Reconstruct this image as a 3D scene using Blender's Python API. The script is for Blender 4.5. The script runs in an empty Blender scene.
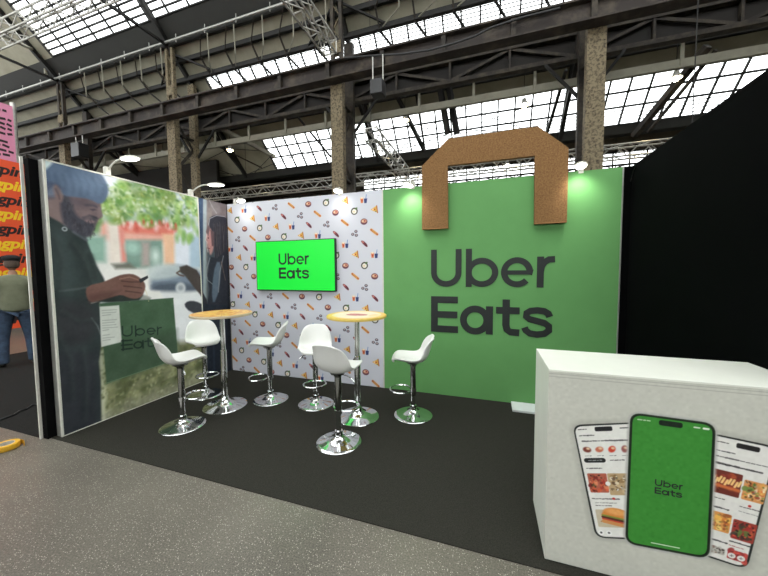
import bpy, bmesh, math, random
import numpy as np
from mathutils import Vector, Matrix
random.seed(7); rng = np.random.default_rng(5)
PI = math.pi
scn = bpy.context.scene
COL = scn.collection
def R(a): return math.radians(a)

# ------------------------------------------------------------------ camera
CAM = np.array([3.82579774, -3.84318864, 1.57065005]); YAW, PITCH, ROLL, FPX = -0.322334786, -0.0576578427, -0.00802878498, 310.670864
_f = np.array([math.sin(YAW)*math.cos(PITCH), math.cos(YAW)*math.cos(PITCH), math.sin(PITCH)])
_r = np.array([math.cos(YAW), -math.sin(YAW), 0.0]); _u = np.cross(_r, _f)
CR = _r*math.cos(ROLL)+_u*math.sin(ROLL); CU = np.cross(CR, _f)
cd = bpy.data.cameras.new('camera'); cam = bpy.data.objects.new('camera', cd); COL.objects.link(cam)
cd.sensor_width = 36; cd.lens = 36*FPX/768; cd.clip_end = 200; cd.clip_start = .05
M = Matrix(((CR[0], CU[0], -_f[0], CAM[0]), (CR[1], CU[1], -_f[1], CAM[1]), (CR[2], CU[2], -_f[2], CAM[2]), (0, 0, 0, 1)))
cam.matrix_world = M
scn.camera = cam
def at(u, v, axis, val):
    """point of the place seen at pixel (u,v) on the plane axis=val"""
    d = _f+CR*(u-384)/FPX-CU*(v-288)/FPX
    return CAM+d*(val-CAM[axis])/d[axis]
def at_slope(u, v, c=12.77):
    d = _f+CR*(u-384)/FPX-CU*(v-288)/FPX
    return CAM+d*(c-CAM[1]-CAM[2])/(d[1]+d[2])

# ------------------------------------------------------------------ colour + materials
def lin(c):
    c = np.asarray(c, float)
    if c.max() > 1.001: c = c/255.0
    return np.where(c <= .04045, c/12.92, ((c+.055)/1.055)**2.4)
def mat(name, rgb, rough=.5, metal=0., noise=None, bump=None, emit=0., spec=.5, coat=0.):
    """noise = (scale, rgb2, lo, hi) mixes a second colour through a noise texture; bump = (scale, strength)"""
    m = bpy.data.materials.new(name); m.use_nodes = True
    nt = m.node_tree; b = nt.nodes['Principled BSDF']
    c = tuple(lin(rgb))+(1,)
    b.inputs['Base Color'].default_value = c; b.inputs['Roughness'].default_value = rough
    b.inputs['Metallic'].default_value = metal; b.inputs['Specular IOR Level'].default_value = spec
    b.inputs['Coat Weight'].default_value = coat
    if emit: b.inputs['Emission Color'].default_value = c; b.inputs['Emission Strength'].default_value = emit
    tc = nt.nodes.new('ShaderNodeTexCoord')
    if noise:
        n = nt.nodes.new('ShaderNodeTexNoise'); n.inputs['Scale'].default_value = noise[0]; n.inputs['Detail'].default_value = 6
        n.inputs['Roughness'].default_value = .65
        nt.links.new(tc.outputs['Object'], n.inputs['Vector'])
        r = nt.nodes.new('ShaderNodeValToRGB'); r.color_ramp.elements[0].position = noise[2]; r.color_ramp.elements[1].position = noise[3]
        r.color_ramp.elements[0].color = c; r.color_ramp.elements[1].color = tuple(lin(noise[1]))+(1,)
        nt.links.new(n.outputs['Fac'], r.inputs['Fac']); nt.links.new(r.outputs['Color'], b.inputs['Base Color'])
    if bump:
        n2 = nt.nodes.new('ShaderNodeTexNoise'); n2.inputs['Scale'].default_value = bump[0]; n2.inputs['Detail'].default_value = 3
        nt.links.new(tc.outputs['Object'], n2.inputs['Vector'])
        bp = nt.nodes.new('ShaderNodeBump'); bp.inputs['Strength'].default_value = bump[1]; bp.inputs['Distance'].default_value = .01
        nt.links.new(n2.outputs['Fac'], bp.inputs['Height']); nt.links.new(bp.outputs['Normal'], b.inputs['Normal'])
    return m
def print_mat(name, rough=.6, emit=0., spec=.3, base=1.):
    m = bpy.data.materials.new(name); m.use_nodes = True; nt = m.node_tree; b = nt.nodes['Principled BSDF']
    a = nt.nodes.new('ShaderNodeVertexColor'); a.layer_name = 'Col'
    v = nt.nodes.new('ShaderNodeVectorMath'); v.operation = 'SCALE'; v.inputs['Scale'].default_value = base
    nt.links.new(a.outputs['Color'], v.inputs[0]); nt.links.new(v.outputs[0], b.inputs['Base Color'])
    b.inputs['Roughness'].default_value = rough; b.inputs['Specular IOR Level'].default_value = spec
    if emit:
        nt.links.new(a.outputs['Color'], b.inputs['Emission Color']); b.inputs['Emission Strength'].default_value = emit
    return m
def terrazzo():
    m = bpy.data.materials.new('terrazzo'); m.use_nodes = True; nt = m.node_tree; b = nt.nodes['Principled BSDF']
    tc = nt.nodes.new('ShaderNodeTexCoord')
    def N(t, **k):
        n = nt.nodes.new(t)
        for a, v in k.items(): n.inputs[a].default_value = v
        return n
    def ramp(src, p0, p1, c0, c1):
        r = nt.nodes.new('ShaderNodeValToRGB'); r.color_ramp.elements[0].position = p0; r.color_ramp.elements[1].position = p1
        r.color_ramp.elements[0].color = tuple(lin(c0))+(1,); r.color_ramp.elements[1].color = tuple(lin(c1))+(1,)
        nt.links.new(src, r.inputs['Fac']); return r
    n1 = N('ShaderNodeTexNoise', Scale=1.6, Detail=5); nt.links.new(tc.outputs['Object'], n1.inputs['Vector'])
    base = ramp(n1.outputs['Fac'], .35, .68, (82, 77, 68), (106, 101, 90))
    n2 = N('ShaderNodeTexNoise', Scale=120, Detail=3); nt.links.new(tc.outputs['Object'], n2.inputs['Vector'])
    fine = ramp(n2.outputs['Fac'], .35, .65, (58, 55, 50), (142, 137, 127))
    mx = nt.nodes.new('ShaderNodeMix'); mx.data_type = 'RGBA'; mx.inputs[0].default_value = .38
    nt.links.new(base.outputs['Color'], mx.inputs[6]); nt.links.new(fine.outputs['Color'], mx.inputs[7])
    v = N('ShaderNodeTexVoronoi', Scale=115); nt.links.new(tc.outputs['Object'], v.inputs['Vector'])
    sp = nt.nodes.new('ShaderNodeMath'); sp.operation = 'LESS_THAN'; sp.inputs[1].default_value = .30
    nt.links.new(v.outputs['Distance'], sp.inputs[0])
    sc = nt.nodes.new('ShaderNodeSeparateColor'); nt.links.new(v.outputs['Color'], sc.inputs[0])
    g = nt.nodes.new('ShaderNodeMath'); g.operation = 'GREATER_THAN'; g.inputs[1].default_value = .72; nt.links.new(sc.outputs[0], g.inputs[0])
    mu = nt.nodes.new('ShaderNodeMath'); mu.operation = 'MULTIPLY'; nt.links.new(sp.outputs[0], mu.inputs[0]); nt.links.new(g.outputs[0], mu.inputs[1])
    m2 = nt.nodes.new('ShaderNodeMix'); m2.data_type = 'RGBA'; nt.links.new(mu.outputs[0], m2.inputs[0])
    nt.links.new(mx.outputs[2], m2.inputs[6]); m2.inputs[7].default_value = tuple(lin((182, 177, 164)))+(1,)
    nt.links.new(m2.outputs[2], b.inputs['Base Color'])
    b.inputs['Roughness'].default_value = .33; b.inputs['Specular IOR Level'].default_value = .45
    return m
def glass_mat():
    m = bpy.data.materials.new('roof_glass'); m.use_nodes = True; nt = m.node_tree; nt.nodes.clear()
    o = nt.nodes.new('ShaderNodeOutputMaterial'); t = nt.nodes.new('ShaderNodeBsdfTransparent'); t.inputs[0].default_value = (.96, .98, 1, 1)
    d = nt.nodes.new('ShaderNodeBsdfTranslucent'); d.inputs[0].default_value = (.9, .93, .95, 1)
    x = nt.nodes.new('ShaderNodeMixShader'); x.inputs[0].default_value = .12
    nt.links.new(t.outputs[0], x.inputs[1]); nt.links.new(d.outputs[0], x.inputs[2]); nt.links.new(x.outputs[0], o.inputs[0]); return m

MAT = dict(
    terrazzo=terrazzo(), glass=glass_mat(),
    carpet=mat('charcoal_carpet', (56, 55, 49), .95, noise=(140, (38, 37, 33), .35, .65), bump=(260, .5), spec=.1),
    carpet2=mat('black_carpet', (43, 42, 40), .95, noise=(90, (30, 30, 29), .35, .65), bump=(200, .5), spec=.1),
    white=mat('white_laminate', (228, 229, 218), .4, noise=(6, (223, 224, 213), .3, .7)),
    offwhite=mat('white_board', (222, 226, 224), .5, noise=(8, (214, 218, 216), .3, .7)),
    shell=mat('white_moulded_plastic', (226, 226, 222), .35, noise=(4, (221, 221, 216), .3, .7), spec=.5),
    green=mat('green_printed_fabric', (104, 160, 96), .7, noise=(3, (100, 155, 92), .3, .7), spec=.2),
    black=mat('black_fabric', (2, 3, 3), .9, noise=(2.5, (5, 6, 6), .4, .7), spec=.06),
    blackgap=mat('matt_black_board', (7, 7, 8), .9, noise=(4, (4, 4, 5), .4, .7), spec=.1),
    letter=mat('black_vinyl', (28, 34, 32), .55, noise=(20, (24, 30, 28), .4, .7)),
    chrome=mat('polished_chrome', (225, 226, 226), .09, 1., noise=(9, (205, 206, 206), .4, .7)),
    darkchrome=mat('dark_chrome', (168, 168, 165), .16, 1., noise=(9, (150, 150, 146), .4, .7)),
    alu=mat('brushed_aluminium', (176, 176, 170), .4, .6, noise=(30, (160, 160, 155), .4, .7)),
    truss=mat('silver_truss_tube', (190, 188, 180), .35, .7, noise=(20, (165, 163, 156), .4, .7)),
    whitepaint=mat('white_painted_metal', (216, 214, 204), .45, noise=(15, (205, 203, 193), .4, .7)),
    cork=mat('cork_board', (144, 109, 70), .85, noise=(70, (108, 76, 45), .38, .66), bump=(120, .3), spec=.2),
    corkedge=mat('raw_fibreboard_edge', (176, 132, 84), .9, noise=(60, (160, 108, 66), .4, .6)),
    steel=mat('weathered_steel', (36, 31, 26), .75, .1, noise=(5, (70, 62, 51), .42, .68), bump=(40, .3)),
    steeldark=mat('dark_painted_steel', (20, 19, 17), .7, .1, noise=(4, (32, 30, 26), .42, .68)),
    girder=mat('rusty_plate_steel', (40, 32, 27), .7, .1, noise=(2.2, (84, 74, 62), .48, .75), bump=(30, .3)),
    column=mat('flaking_beige_paint', (122, 110, 86), .85, noise=(20, (50, 41, 30), .44, .66), bump=(30, .4)),
    rail=mat('pale_grey_painted_beam', (142, 139, 122), .6, noise=(4, (128, 124, 110), .4, .7)),
    roofpanel=mat('beige_roof_boards', (150, 146, 128), .85, noise=(1.5, (130, 126, 108), .35, .7)),
    roofdark=mat('dark_grey_fascia', (36, 36, 32), .8, noise=(2, (31, 31, 27), .4, .7)),
    hallwall=mat('dull_hall_wall', (92, 84, 74), .85, noise=(.8, (70, 62, 54), .35, .7)),
    brown=mat('dark_brown_cladding', (30, 25, 21), .85, noise=(1.2, (20, 17, 14), .35, .7)),
    ledhead=mat('lit_led_lens', (255, 253, 245), .4, emit=9.),
    bulb=mat('glowing_hall_lamp', (255, 238, 195), .4, emit=40.),
    blackplastic=mat('black_plastic', (20, 20, 21), .4, noise=(20, (26, 26, 27), .4, .7)),
    tvgreen=mat('lit_green_screen', (8, 205, 52), .4, emit=.52),
    tape=mat('yellow_tape', (222, 172, 42), .45, noise=(12, (205, 155, 36), .4, .7)),
    tapecore=mat('cardboard_core', (196, 190, 176), .8, noise=(12, (176, 168, 150), .4, .7)),
    skin=mat('skin', (160, 118, 96), .6, noise=(6, (150, 108, 88), .4, .7)),
    shirt=mat('olive_tshirt_cotton', (118, 121, 98), .9, noise=(9, (104, 108, 86), .4, .7), bump=(14, .5)),
    jeans=mat('blue_denim', (62, 80, 102), .9, noise=(12, (44, 56, 76), .4, .66), bump=(18, .5)),
    hat=mat('black_wool', (22, 21, 22), .95, noise=(30, (30, 29, 30), .4, .7)),
    shoe=mat('black_leather', (20, 19, 19), .5, noise=(20, (28, 27, 26), .4, .7)),
    hair=mat('dark_hair', (92, 76, 64), .8, noise=(60, (68, 55, 47), .4, .7)),
    orange=mat('orange_banner_vinyl', (236, 88, 44), .6, noise=(3, (228, 82, 40), .4, .7)),
    pink=mat('pink_banner_vinyl', (226, 146, 176), .6, noise=(3, (218, 138, 168), .4, .7)),
    yellowink=mat('yellow_ink', (248, 206, 32), .6, noise=(8, (240, 198, 30), .4, .7)),
    blackink=mat('black_ink', (40, 24, 24), .6, noise=(8, (34, 20, 20), .4, .7)),
)
PRINT = print_mat('printed_fabric', .65)
PRINT_LIT = print_mat('backlit_print', .6, emit=.58, base=.36)
PRINT_TABLE = print_mat('printed_table_top', .3, spec=.5)

# ------------------------------------------------------------------ object helpers
def tag(o, label=None, cat=None, group=None, kind=None):
    if label: o['label'] = label
    if cat: o['category'] = cat
    if group: o['group'] = group
    if kind: o['kind'] = kind
    return o
def thing(name, label, cat, loc=(0, 0, 0), rz=0., group=None):
    o = bpy.data.objects.new(name, None); COL.objects.link(o); o.empty_display_size = .1
    o.location = loc; o.rotation_euler = (0, 0, rz)
    return tag(o, label, cat, group)
def obj(name, bm, m, parent=None, smooth=False, world=False, loc=None, bevel=0, sub=0):
    """world=True: vertices were given in world coordinates and the parent is an unrotated thing"""
    if world and parent is not None:
        off = Vector((0, 0, 0)); p = parent
        while p is not None: off += Vector(p.location); p = p.parent
        bmesh.ops.translate(bm, verts=bm.verts, vec=-off)
    if loc is not None and parent is None:
        bmesh.ops.translate(bm, verts=bm.verts, vec=-Vector(loc))
    bmesh.ops.recalc_face_normals(bm, faces=bm.faces)
    me = bpy.data.meshes.new(name); bm.to_mesh(me); bm.free()
    if smooth:
        me.polygons.foreach_set('use_smooth', [True]*len(me.polygons))
        try: me.set_sharp_from_angle(angle=R(38))
        except Exception: pass
    me.materials.append(m)
    o = bpy.data.objects.new(name, me); COL.objects.link(o)
    if parent is not None: o.parent = parent
    elif loc is not None: o.location = loc
    if bevel:
        b = o.modifiers.new('bevel', 'BEVEL'); b.width = bevel; b.segments = 2; b.limit_method = 'ANGLE'
    if sub:
        s = o.modifiers.new('sub', 'SUBSURF'); s.levels = s.render_levels = sub
    return o
def struct(name, bm, m, parent=None, **k):
    o = obj(name, bm, m, parent, **k)
    if parent is None: o['kind'] = 'structure'
    return o
def B(): return bmesh.new()
def box(bm, x0, x1, y0, y1, z0, z1):
    vs = [bm.verts.new(p) for p in ((x0, y0, z0), (x1, y0, z0), (x1, y1, z0), (x0, y1, z0), (x0, y0, z1), (x1, y0, z1), (x1, y1, z1), (x0, y1, z1))]
    for f in ((3, 2, 1, 0), (4, 5, 6, 7), (0, 1, 5, 4), (1, 2, 6, 5), (2, 3, 7, 6), (3, 0, 4, 7)): bm.faces.new([vs[i] for i in f])
    return bm
def bar(bm, a, b, w, h=None, up=(0, 0, 1)):
    """rectangular bar from a to b, w wide and h high"""
    a = Vector(a); b = Vector(b); h = h or w; d = (b-a).normalized(); u = Vector(up)
    if abs(d.dot(u)) > .98: u = Vector((1, 0, 0))
    s = d.cross(u).normalized(); t = s.cross(d)
    vs = []
    for p in (a, b):
        for i, j in ((-1, -1), (1, -1), (1, 1), (-1, 1)): vs.append(bm.verts.new(p+s*(i*w/2)+t*(j*h/2)))
    for f in ((0, 1, 2, 3), (7, 6, 5, 4), (0, 4, 5, 1), (1, 5, 6, 2), (2, 6, 7, 3), (3, 7, 4, 0)): bm.faces.new([vs[i] for i in f])
    return bm
def tube(bm, pts, r, n=8, closed=False, r2=None):
    pts = [Vector(p) for p in pts]; m = len(pts); rings = []
    prev = None
    for i, p in enumerate(pts):
        if closed: d = (pts[(i+1) % m]-pts[i-1]).normalized()
        else: d = (pts[min(i+1, m-1)]-pts[max(i-1, 0)]).normalized()
        if prev is None:
            u = Vector((0, 0, 1)) if abs(d.z) < .9 else Vector((1, 0, 0))
            s = d.cross(u).normalized()
        else:
            s = (prev-d*prev.dot(d)).normalized()
        prev = s; t = d.cross(s)
        rr = r if r2 is None else r+(r2-r)*i/(m-1)
        rings.append([bm.verts.new(p+s*(rr*math.cos(2*PI*k/n))+t*(rr*math.sin(2*PI*k/n))) for k in range(n)])
    for i in range(m if closed else m-1):
        a = rings[i]; b = rings[(i+1) % m]
        for k in range(n): bm.faces.new((a[k], a[(k+1) % n], b[(k+1) % n], b[k]))
    if not closed: bm.faces.new(rings[0][::-1]); bm.faces.new(rings[-1])
    return bm
def lathe(bm, prof, n=40, c=(0, 0, 0)):
    rings = []
    for r, z in prof:
        if r < 1e-5: rings.append([bm.verts.new((c[0], c[1], c[2]+z))])
        else: rings.append([bm.verts.new((c[0]+r*math.cos(2*PI*k/n), c[1]+r*math.sin(2*PI*k/n), c[2]+z)) for k in range(n)])
    for a, b in zip(rings, rings[1:]):
        for k in range(n):
            q = [a[k % len(a)], a[(k+1) % n % len(a)], b[(k+1) % n % len(b)], b[k % len(b)]]
            u = []
            for v in q:
                if v not in u: u.append(v)
            if len(u) > 2: bm.faces.new(u)
    return bm
def prism(bm, pts, axis, a0, a1):
    """extrude a 2D outline along axis (0=x,1=y,2=z)"""
    def P(p, a): return {0: (a, p[0], p[1]), 1: (p[0], a, p[1]), 2: (p[0], p[1], a)}[axis]
    A = [bm.verts.new(P(p, a0)) for p in pts]; C = [bm.verts.new(P(p, a1)) for p in pts]
    bm.faces.new(A); bm.faces.new(C[::-1]); n = len(pts)
    for i in range(n): bm.faces.new((A[i], A[(i+1) % n], C[(i+1) % n], C[i]))
    return bm
def quad(bm, *p):
    return bm.faces.new([bm.verts.new(q) for q in p])
def copy_tree(o, parent=None):
    c = o.copy(); COL.objects.link(c); c.parent = parent
    for ch in [k for k in bpy.data.objects if k.parent == o]: copy_tree(ch, c)
    return c

# ------------------------------------------------------------------ lettering as strokes (metres, baseline origin)
def arc(cx, cy, rx, ry, a0, a1, n=20):
    return [(cx+rx*math.cos(R(a0+(a1-a0)*i/n)), cy+ry*math.sin(R(a0+(a1-a0)*i/n))) for i in range(n+1)]
GLYPHS = [  # (row, width, polyline)
    ('U', .07, [[(.035, 1.016)]+[(x, y+.561) for x, y in arc(.183, .17, .148, .135, 180, 360)]+[(.331, 1.016)]]),
    ('b', .07, [[(.451, .561), (.451, 1.016)], [(x, y+.561) for x, y in arc(.599, .173, .148, .138, 0, 360, 36)]]),
    ('e', .068, [[(x, y+.561) for x, y in [(1.146, .17)]+arc(.98, .173, .135, .137, 2, 318, 34)], [(.86, .731), (1.14, .731)]]),
    ('r', .07, [[(1.222, .561), (1.222, .907)], [(x, y+.561) for x, y in [(1.222, .17), (1.232, .235), (1.262, .285), (1.305, .312), (1.365, .315)]]]),
    ('E', .083, [[(.042, 0), (.042, .44)], [(.0, .401), (.326, .401)], [(.0, .218), (.322, .218)], [(.0, .039), (.33, .039)]]),
    ('a', .08, [[(.69, 0), (.69, .335)], arc(.527, .165, .135, .135, 0, 360, 36)]),
    ('t', .08, [[(.872, .42), (.872, .12), (.884, .07), (.92, .042), (1.017, .038)], [(.762, .292), (1.017, .292)]]),
    ('s', .074, [[(1.325, .235), (1.31, .272), (1.27, .297), (1.2, .305), (1.13, .296), (1.09, .27), (1.085, .232), (1.12, .202), (1.2, .182), (1.275, .163), (1.318, .13), (1.32, .082), (1.275, .043), (1.2, .03), (1.125, .04), (1.085, .07), (1.07, .105)]]),
]
def ribbon(bm, pts, w, th, place):
    """flat stroke with thickness; place((x,y), depth) -> 3D"""
    n = len(pts); L = []; Rr = []
    closed = (abs(pts[0][0]-pts[-1][0])+abs(pts[0][1]-pts[-1][1])) < 1e-6
    for i in range(n):
        if closed: a = pts[i-1] if i else pts[-2]; b = pts[(i+1) % n] if i < n-1 else pts[1]
        else: a = pts[max(i-1, 0)]; b = pts[min(i+1, n-1)]
        dx, dy = b[0]-a[0], b[1]-a[1]; l = math.hypot(dx, dy) or 1; nx, ny = -dy/l, dx/l
        L.append((pts[i][0]+nx*w/2, pts[i][1]+ny*w/2)); Rr.append((pts[i][0]-nx*w/2, pts[i][1]-ny*w/2))
    rows = []
    for i in range(n): rows.append([bm.verts.new(place(p, d)) for p, d in ((L[i], 0), (L[i], th), (Rr[i], th), (Rr[i], 0))])
    for a, b in zip(rows, rows[1:]):
        for k in range(4): bm.faces.new((a[k], a[(k+1) % 4], b[(k+1) % 4], b[k]))
    bm.faces.new(rows[0]); bm.faces.new(rows[-1][::-1])
def lettering(parent, m, place, sx, sy, th, bars=.05):
    for name, w, strokes in GLYPHS:
        bm = B()
        for k, s in enumerate(strokes):
            ww = w
            if name == 'e' and k == 1: ww = .05
            if name == 'b' and k == 1: ww = .069
            ribbon(bm, [(p[0]*sx, p[1]*sy) for p in s], ww*(sx+sy)/2, th, lambda p, d, e=k*th*.12: place(p[0], p[1], d+e))
        obj('letter', bm, m, parent, world=True)
def text_obj(name, s, size, m, parent, mtx, shear=0., bold=0., align='LEFT'):
    c = bpy.data.curves.new(name, 'FONT'); c.body = s; c.size = size; c.shear = shear; c.offset = bold; c.align_x = align; c.extrude = .002
    t = bpy.data.objects.new(name, c); COL.objects.link(t)
    dg = bpy.context.evaluated_depsgraph_get(); me = bpy.data.meshes.new_from_object(t.evaluated_get(dg))
    bpy.data.objects.remove(t); me.transform(mtx); me.materials.clear(); me.materials.append(m)
    o = bpy.data.objects.new(name, me); COL.objects.link(o); o.parent = parent
    return o

# ------------------------------------------------------------------ printed pictures: soft-edged shapes sampled at mesh vertices
class Art:
    def __init__(s, w, h, res):
        s.nx = max(2, int(w*res)); s.ny = max(2, int(h*res)); s.w = w; s.h = h; s.px = 1/res
        s.X, s.Y = np.meshgrid(np.linspace(0, w, s.nx), np.linspace(0, h, s.ny))
        s.C = np.ones((s.ny, s.nx, 3))
    def win(s, x0, x1, y0, y1):
        i0 = max(0, int(y0/s.h*(s.ny-1))); i1 = min(s.ny, int(y1/s.h*(s.ny-1))+2); j0 = max(0, int(x0/s.w*(s.nx-1))); j1 = min(s.nx, int(x1/s.w*(s.nx-1))+2)
        return slice(i0, max(i0, i1)), slice(j0, max(j0, j1))
    def put(s, sl, a, c):
        c = np.asarray(c, float)/255
        if c.ndim == 1: c = c[None, None]
        s.C[sl] = s.C[sl]*(1-a[..., None])+c*a[..., None]
    def poly(s, P, c, blur=None, smooth=0, alpha=1.):
        P = [tuple(p) for p in P]
        for _ in range(smooth):
            Q = []
            for i in range(len(P)):
                a = P[i]; b = P[(i+1) % len(P)]
                Q += [(a[0]*.75+b[0]*.25, a[1]*.75+b[1]*.25), (a[0]*.25+b[0]*.75, a[1]*.25+b[1]*.75)]
            P = Q
        bl = max(blur or 0, s.px*.6); P = np.array(P)
        sl = s.win(P[:, 0].min()-bl, P[:, 0].max()+bl, P[:, 1].min()-bl, P[:, 1].max()+bl)
        X, Y = s.X[sl], s.Y[sl]
        if X.size == 0: return
        d = np.full(X.shape, 1e9); sg = np.ones(X.shape)
        for i in range(len(P)):
            ax, ay = P[i]; bx, by = P[i-1]; ex, ey = bx-ax, by-ay; wx, wy = X-ax, Y-ay
            t = np.clip((wx*ex+wy*ey)/(ex*ex+ey*ey+1e-12), 0, 1); d = np.minimum(d, (wx-ex*t)**2+(wy-ey*t)**2)
            c1 = Y >= ay; c2 = Y < by; c3 = ex*wy > ey*wx
            sg = np.where((c1 & c2 & c3) | (~c1 & ~c2 & ~c3), -sg, sg)
        d = sg*np.sqrt(d)
        s.put(sl, np.clip(.5-d/(2*bl), 0, 1)*alpha, c)
    def ell(s, cx, cy, rx, ry, c, blur=None, rot=0., alpha=1., ring=None):
        bl = max(blur or 0, s.px*.6); m = max(rx, ry)+bl
        sl = s.win(cx-m, cx+m, cy-m, cy+m); X, Y = s.X[sl]-cx, s.Y[sl]-cy
        if X.size == 0: return
        ca, sa = math.cos(rot), math.sin(rot); u = X*ca+Y*sa; v = -X*sa+Y*ca
        q = np.sqrt((u/rx)**2+(v/ry)**2)+1e-9; d = (q-1)*min(rx, ry)
        if ring: d = np.abs(d+ring/2)-ring/2
        s.put(sl, np.clip(.5-d/(2*bl), 0, 1)*alpha, c)
    def line(s, pts, w, c, blur=None, alpha=1.):
        bl = max(blur or 0, s.px*.5); P = np.array(pts, float)
        sl = s.win(P[:, 0].min()-w-bl, P[:, 0].max()+w+bl, P[:, 1].min()-w-bl, P[:, 1].max()+w+bl); X, Y = s.X[sl], s.Y[sl]
        if X.size == 0: return
        d = np.full(X.shape, 1e9)
        for a, b in zip(P, P[1:]):
            e = b-a; t = np.clip(((X-a[0])*e[0]+(Y-a[1])*e[1])/(e@e+1e-12), 0, 1); d = np.minimum(d, np.hypot(X-a[0]-e[0]*t, Y-a[1]-e[1]*t))
        s.put(sl, np.clip(.5-(d-w/2)/(2*bl), 0, 1)*alpha, c)
    def grain(s, amt, cell=.03, seed=1):
        g = np.random.default_rng(seed); n1 = int(s.w/cell)+3; n2 = int(s.h/cell)+3
        N = g.normal(0, 1, (n2, n1)); fy = np.clip(s.Y/cell, 0, n2-2.001); fx = np.clip(s.X/cell, 0, n1-2.001)
        i, j = fy.astype(int), fx.astype(int); a, b = fy-i, fx-j; a = a*a*(3-2*a); b = b*b*(3-2*b)
        v = (N[i, j]*(1-a)*(1-b)+N[i+1, j]*a*(1-b)+N[i, j+1]*(1-a)*b+N[i+1, j+1]*a*b)
        return v*amt
    def build(s, name, m, parent, org, ud, vd, shape=None):
        """org, ud, vd in the parent's local coordinates"""
        org, ud, vd = np.array(org, float), np.array(ud, float), np.array(vd, float)
        V = (org+s.X[..., None]*ud+s.Y[..., None]*vd).reshape(-1, 3)
        idx = np.arange(s.nx*s.ny).reshape(s.ny, s.nx)
        F = np.stack([idx[:-1, :-1], idx[:-1, 1:], idx[1:, 1:], idx[1:, :-1]], -1).reshape(-1, 4)
        if shape is not None:
            keep = shape(s.X, s.Y).reshape(-1); F = F[keep[F].all(1)]
            used = np.unique(F); mp = -np.ones(len(V), int); mp[used] = np.arange(len(used)); V = V[used]; F = mp[F]
        else: used = np.arange(len(V))
        me = bpy.data.meshes.new(name); me.vertices.add(len(V)); me.vertices.foreach_set('co', V.astype(np.float32).ravel())
        me.loops.add(F.size); me.loops.foreach_set('vertex_index', F.astype(np.int32).ravel())
        me.polygons.add(len(F)); me.polygons.foreach_set('loop_start', np.arange(0, F.size, 4, dtype=np.int32))
        me.update(calc_edges=True)
        at_ = me.color_attributes.new('Col', 'FLOAT_COLOR', 'POINT')
        c = np.ones((len(V), 4), np.float32); c[:, :3] = lin(np.clip(s.C.reshape(-1, 3)[used], 0, 1)); at_.data.foreach_set('color', c.ravel())
        me.materials.append(m); o = bpy.data.objects.new(name, me); COL.objects.link(o)
        if parent is not None: o.parent = parent
        return o
def art_text(A, ox, oy, sx, sy, c, blur=None, k=.8):
    """the two-line company lettering printed into a picture; affine map given by functions"""
    for name, w, strokes in GLYPHS:
        for s in strokes: A.line([(ox(p), oy(p)) for p in s], w*k*min(sx, sy), c, blur)

# ================================================================== SETTING
H = 2.6; W1 = 2.528; W2 = 5.132; D = 2.089
struct('floor', box(B(), -24, 16, -9, 13, -.2, 0), MAT['terrazzo'])
# carpets
b = box(B(), -.17, 6.6, -2.13, .06, 0, .006); tag(obj('carpet', b, MAT['carpet'], loc=(3, -1, 0)), 'charcoal carpet covering the stand floor under the stools and tables', 'carpet')
b = box(B(), -4.9, -.19, -2.16, -.2, 0, .006); tag(obj('carpet', b, MAT['carpet2'], loc=(-2.5, -1.2, 0)), 'black carpet of the neighbouring stand under the standing man', 'carpet')
# stand walls
struct('wall_back', box(B(), 0, W1, 0.002, .06, 0, H), MAT['offwhite'])
struct('wall_back_green', box(B(), W1+.002, W2, 0, .06, 0, H), MAT['green'])
struct('wall_right', box(B(), 5.20, 5.28, -2.12, .06, 0, H), MAT['black'])
struct('wall_back_black', box(B(), W2+.002, 5.199, 0, .06, 0, H), MAT['black'])
struct('wall_left', box(B(), -.165, -.095, -2.15, .06, 0, H), MAT['blackgap'])
struct('trim_1', box(B(), -.182, -.166, -2.172, -2.152, 0, 2.62), MAT['whitepaint'])
struct('trim_2', box(B(), W1-.004, W1+.012, -.006, 0, 0, H), MAT['whitepaint'])
struct('trim_3', box(B(), W2-.012, W2, -.006, 0, 0, H), MAT['alu'])

# hall shell: roof on the slope y+z = 12.77, falling away from the camera
def S(x, y, dz=0): return (x, y, 12.77-y+dz)
def slab(bm, x0, x1, y0, y1, t=.08):
    lo = [S(x0, y0), S(x1, y0), S(x1, y1), S(x0, y1)]; hi = [(p[0], p[1]+t*.7, p[2]+t*.7) for p in lo]
    v = [bm.verts.new(p) for p in lo+hi]
    for f in ((0, 1, 2, 3), (7, 6, 5, 4), (0, 4, 5, 1), (1, 5, 6, 2), (2, 6, 7, 3), (3, 7, 4, 0)): bm.faces.new([v[i] for i in f])
XL, XR = -24, 16
bm = B()
slab(bm, XL, -11.1, -1.5, 3.45)
slab(bm, XL, XR, 3.87, 4.6); slab(bm, XL, -5.35, 4.6, 5.6); slab(bm, XL, XR, 5.6, 6.2); slab(bm, XL, -4.39, 6.2, 7.07)
quad(bm, (XL, 7.34, 5.52), (XR, 7.34, 5.52), (XR, 12, 7.38), (XL, 12, 7.38))
def S2(x, y): return (x, y, 15.77+y)          # the other slope of the nave, behind and above the camera
for y0, y1 in ((-2.4, -1.5), (-9, -7.2)): quad(bm, S2(XL, y0), S2(XR, y0), S2(XR, y1), S2(XL, y1))
struct('ceiling', bm, MAT['roofpanel'])
bm = B(); slab(bm, XL, XR, 3.45, 3.87, .1); box(bm, XL, XR, 7.07, 7.33, 5.44, 5.70)
box(bm, XL, XR, 3.80, 3.90, 8.74, 8.9)
struct('ceiling_fascia', bm, MAT['roofdark'])
struct('wall_rear', box(box(box(B(), XL, XR, 12, 12.2, 0, 5.3), XL, -2.6, 12, 12.2, 5.3, 7.4), -2.6, XR, 12, 12.2, 6.45, 7.4), MAT['hallwall'])
struct('wall_brown', box(B(), XL, -6.9, 6.45, 6.6, 0, 6.2), MAT['brown'])
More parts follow.
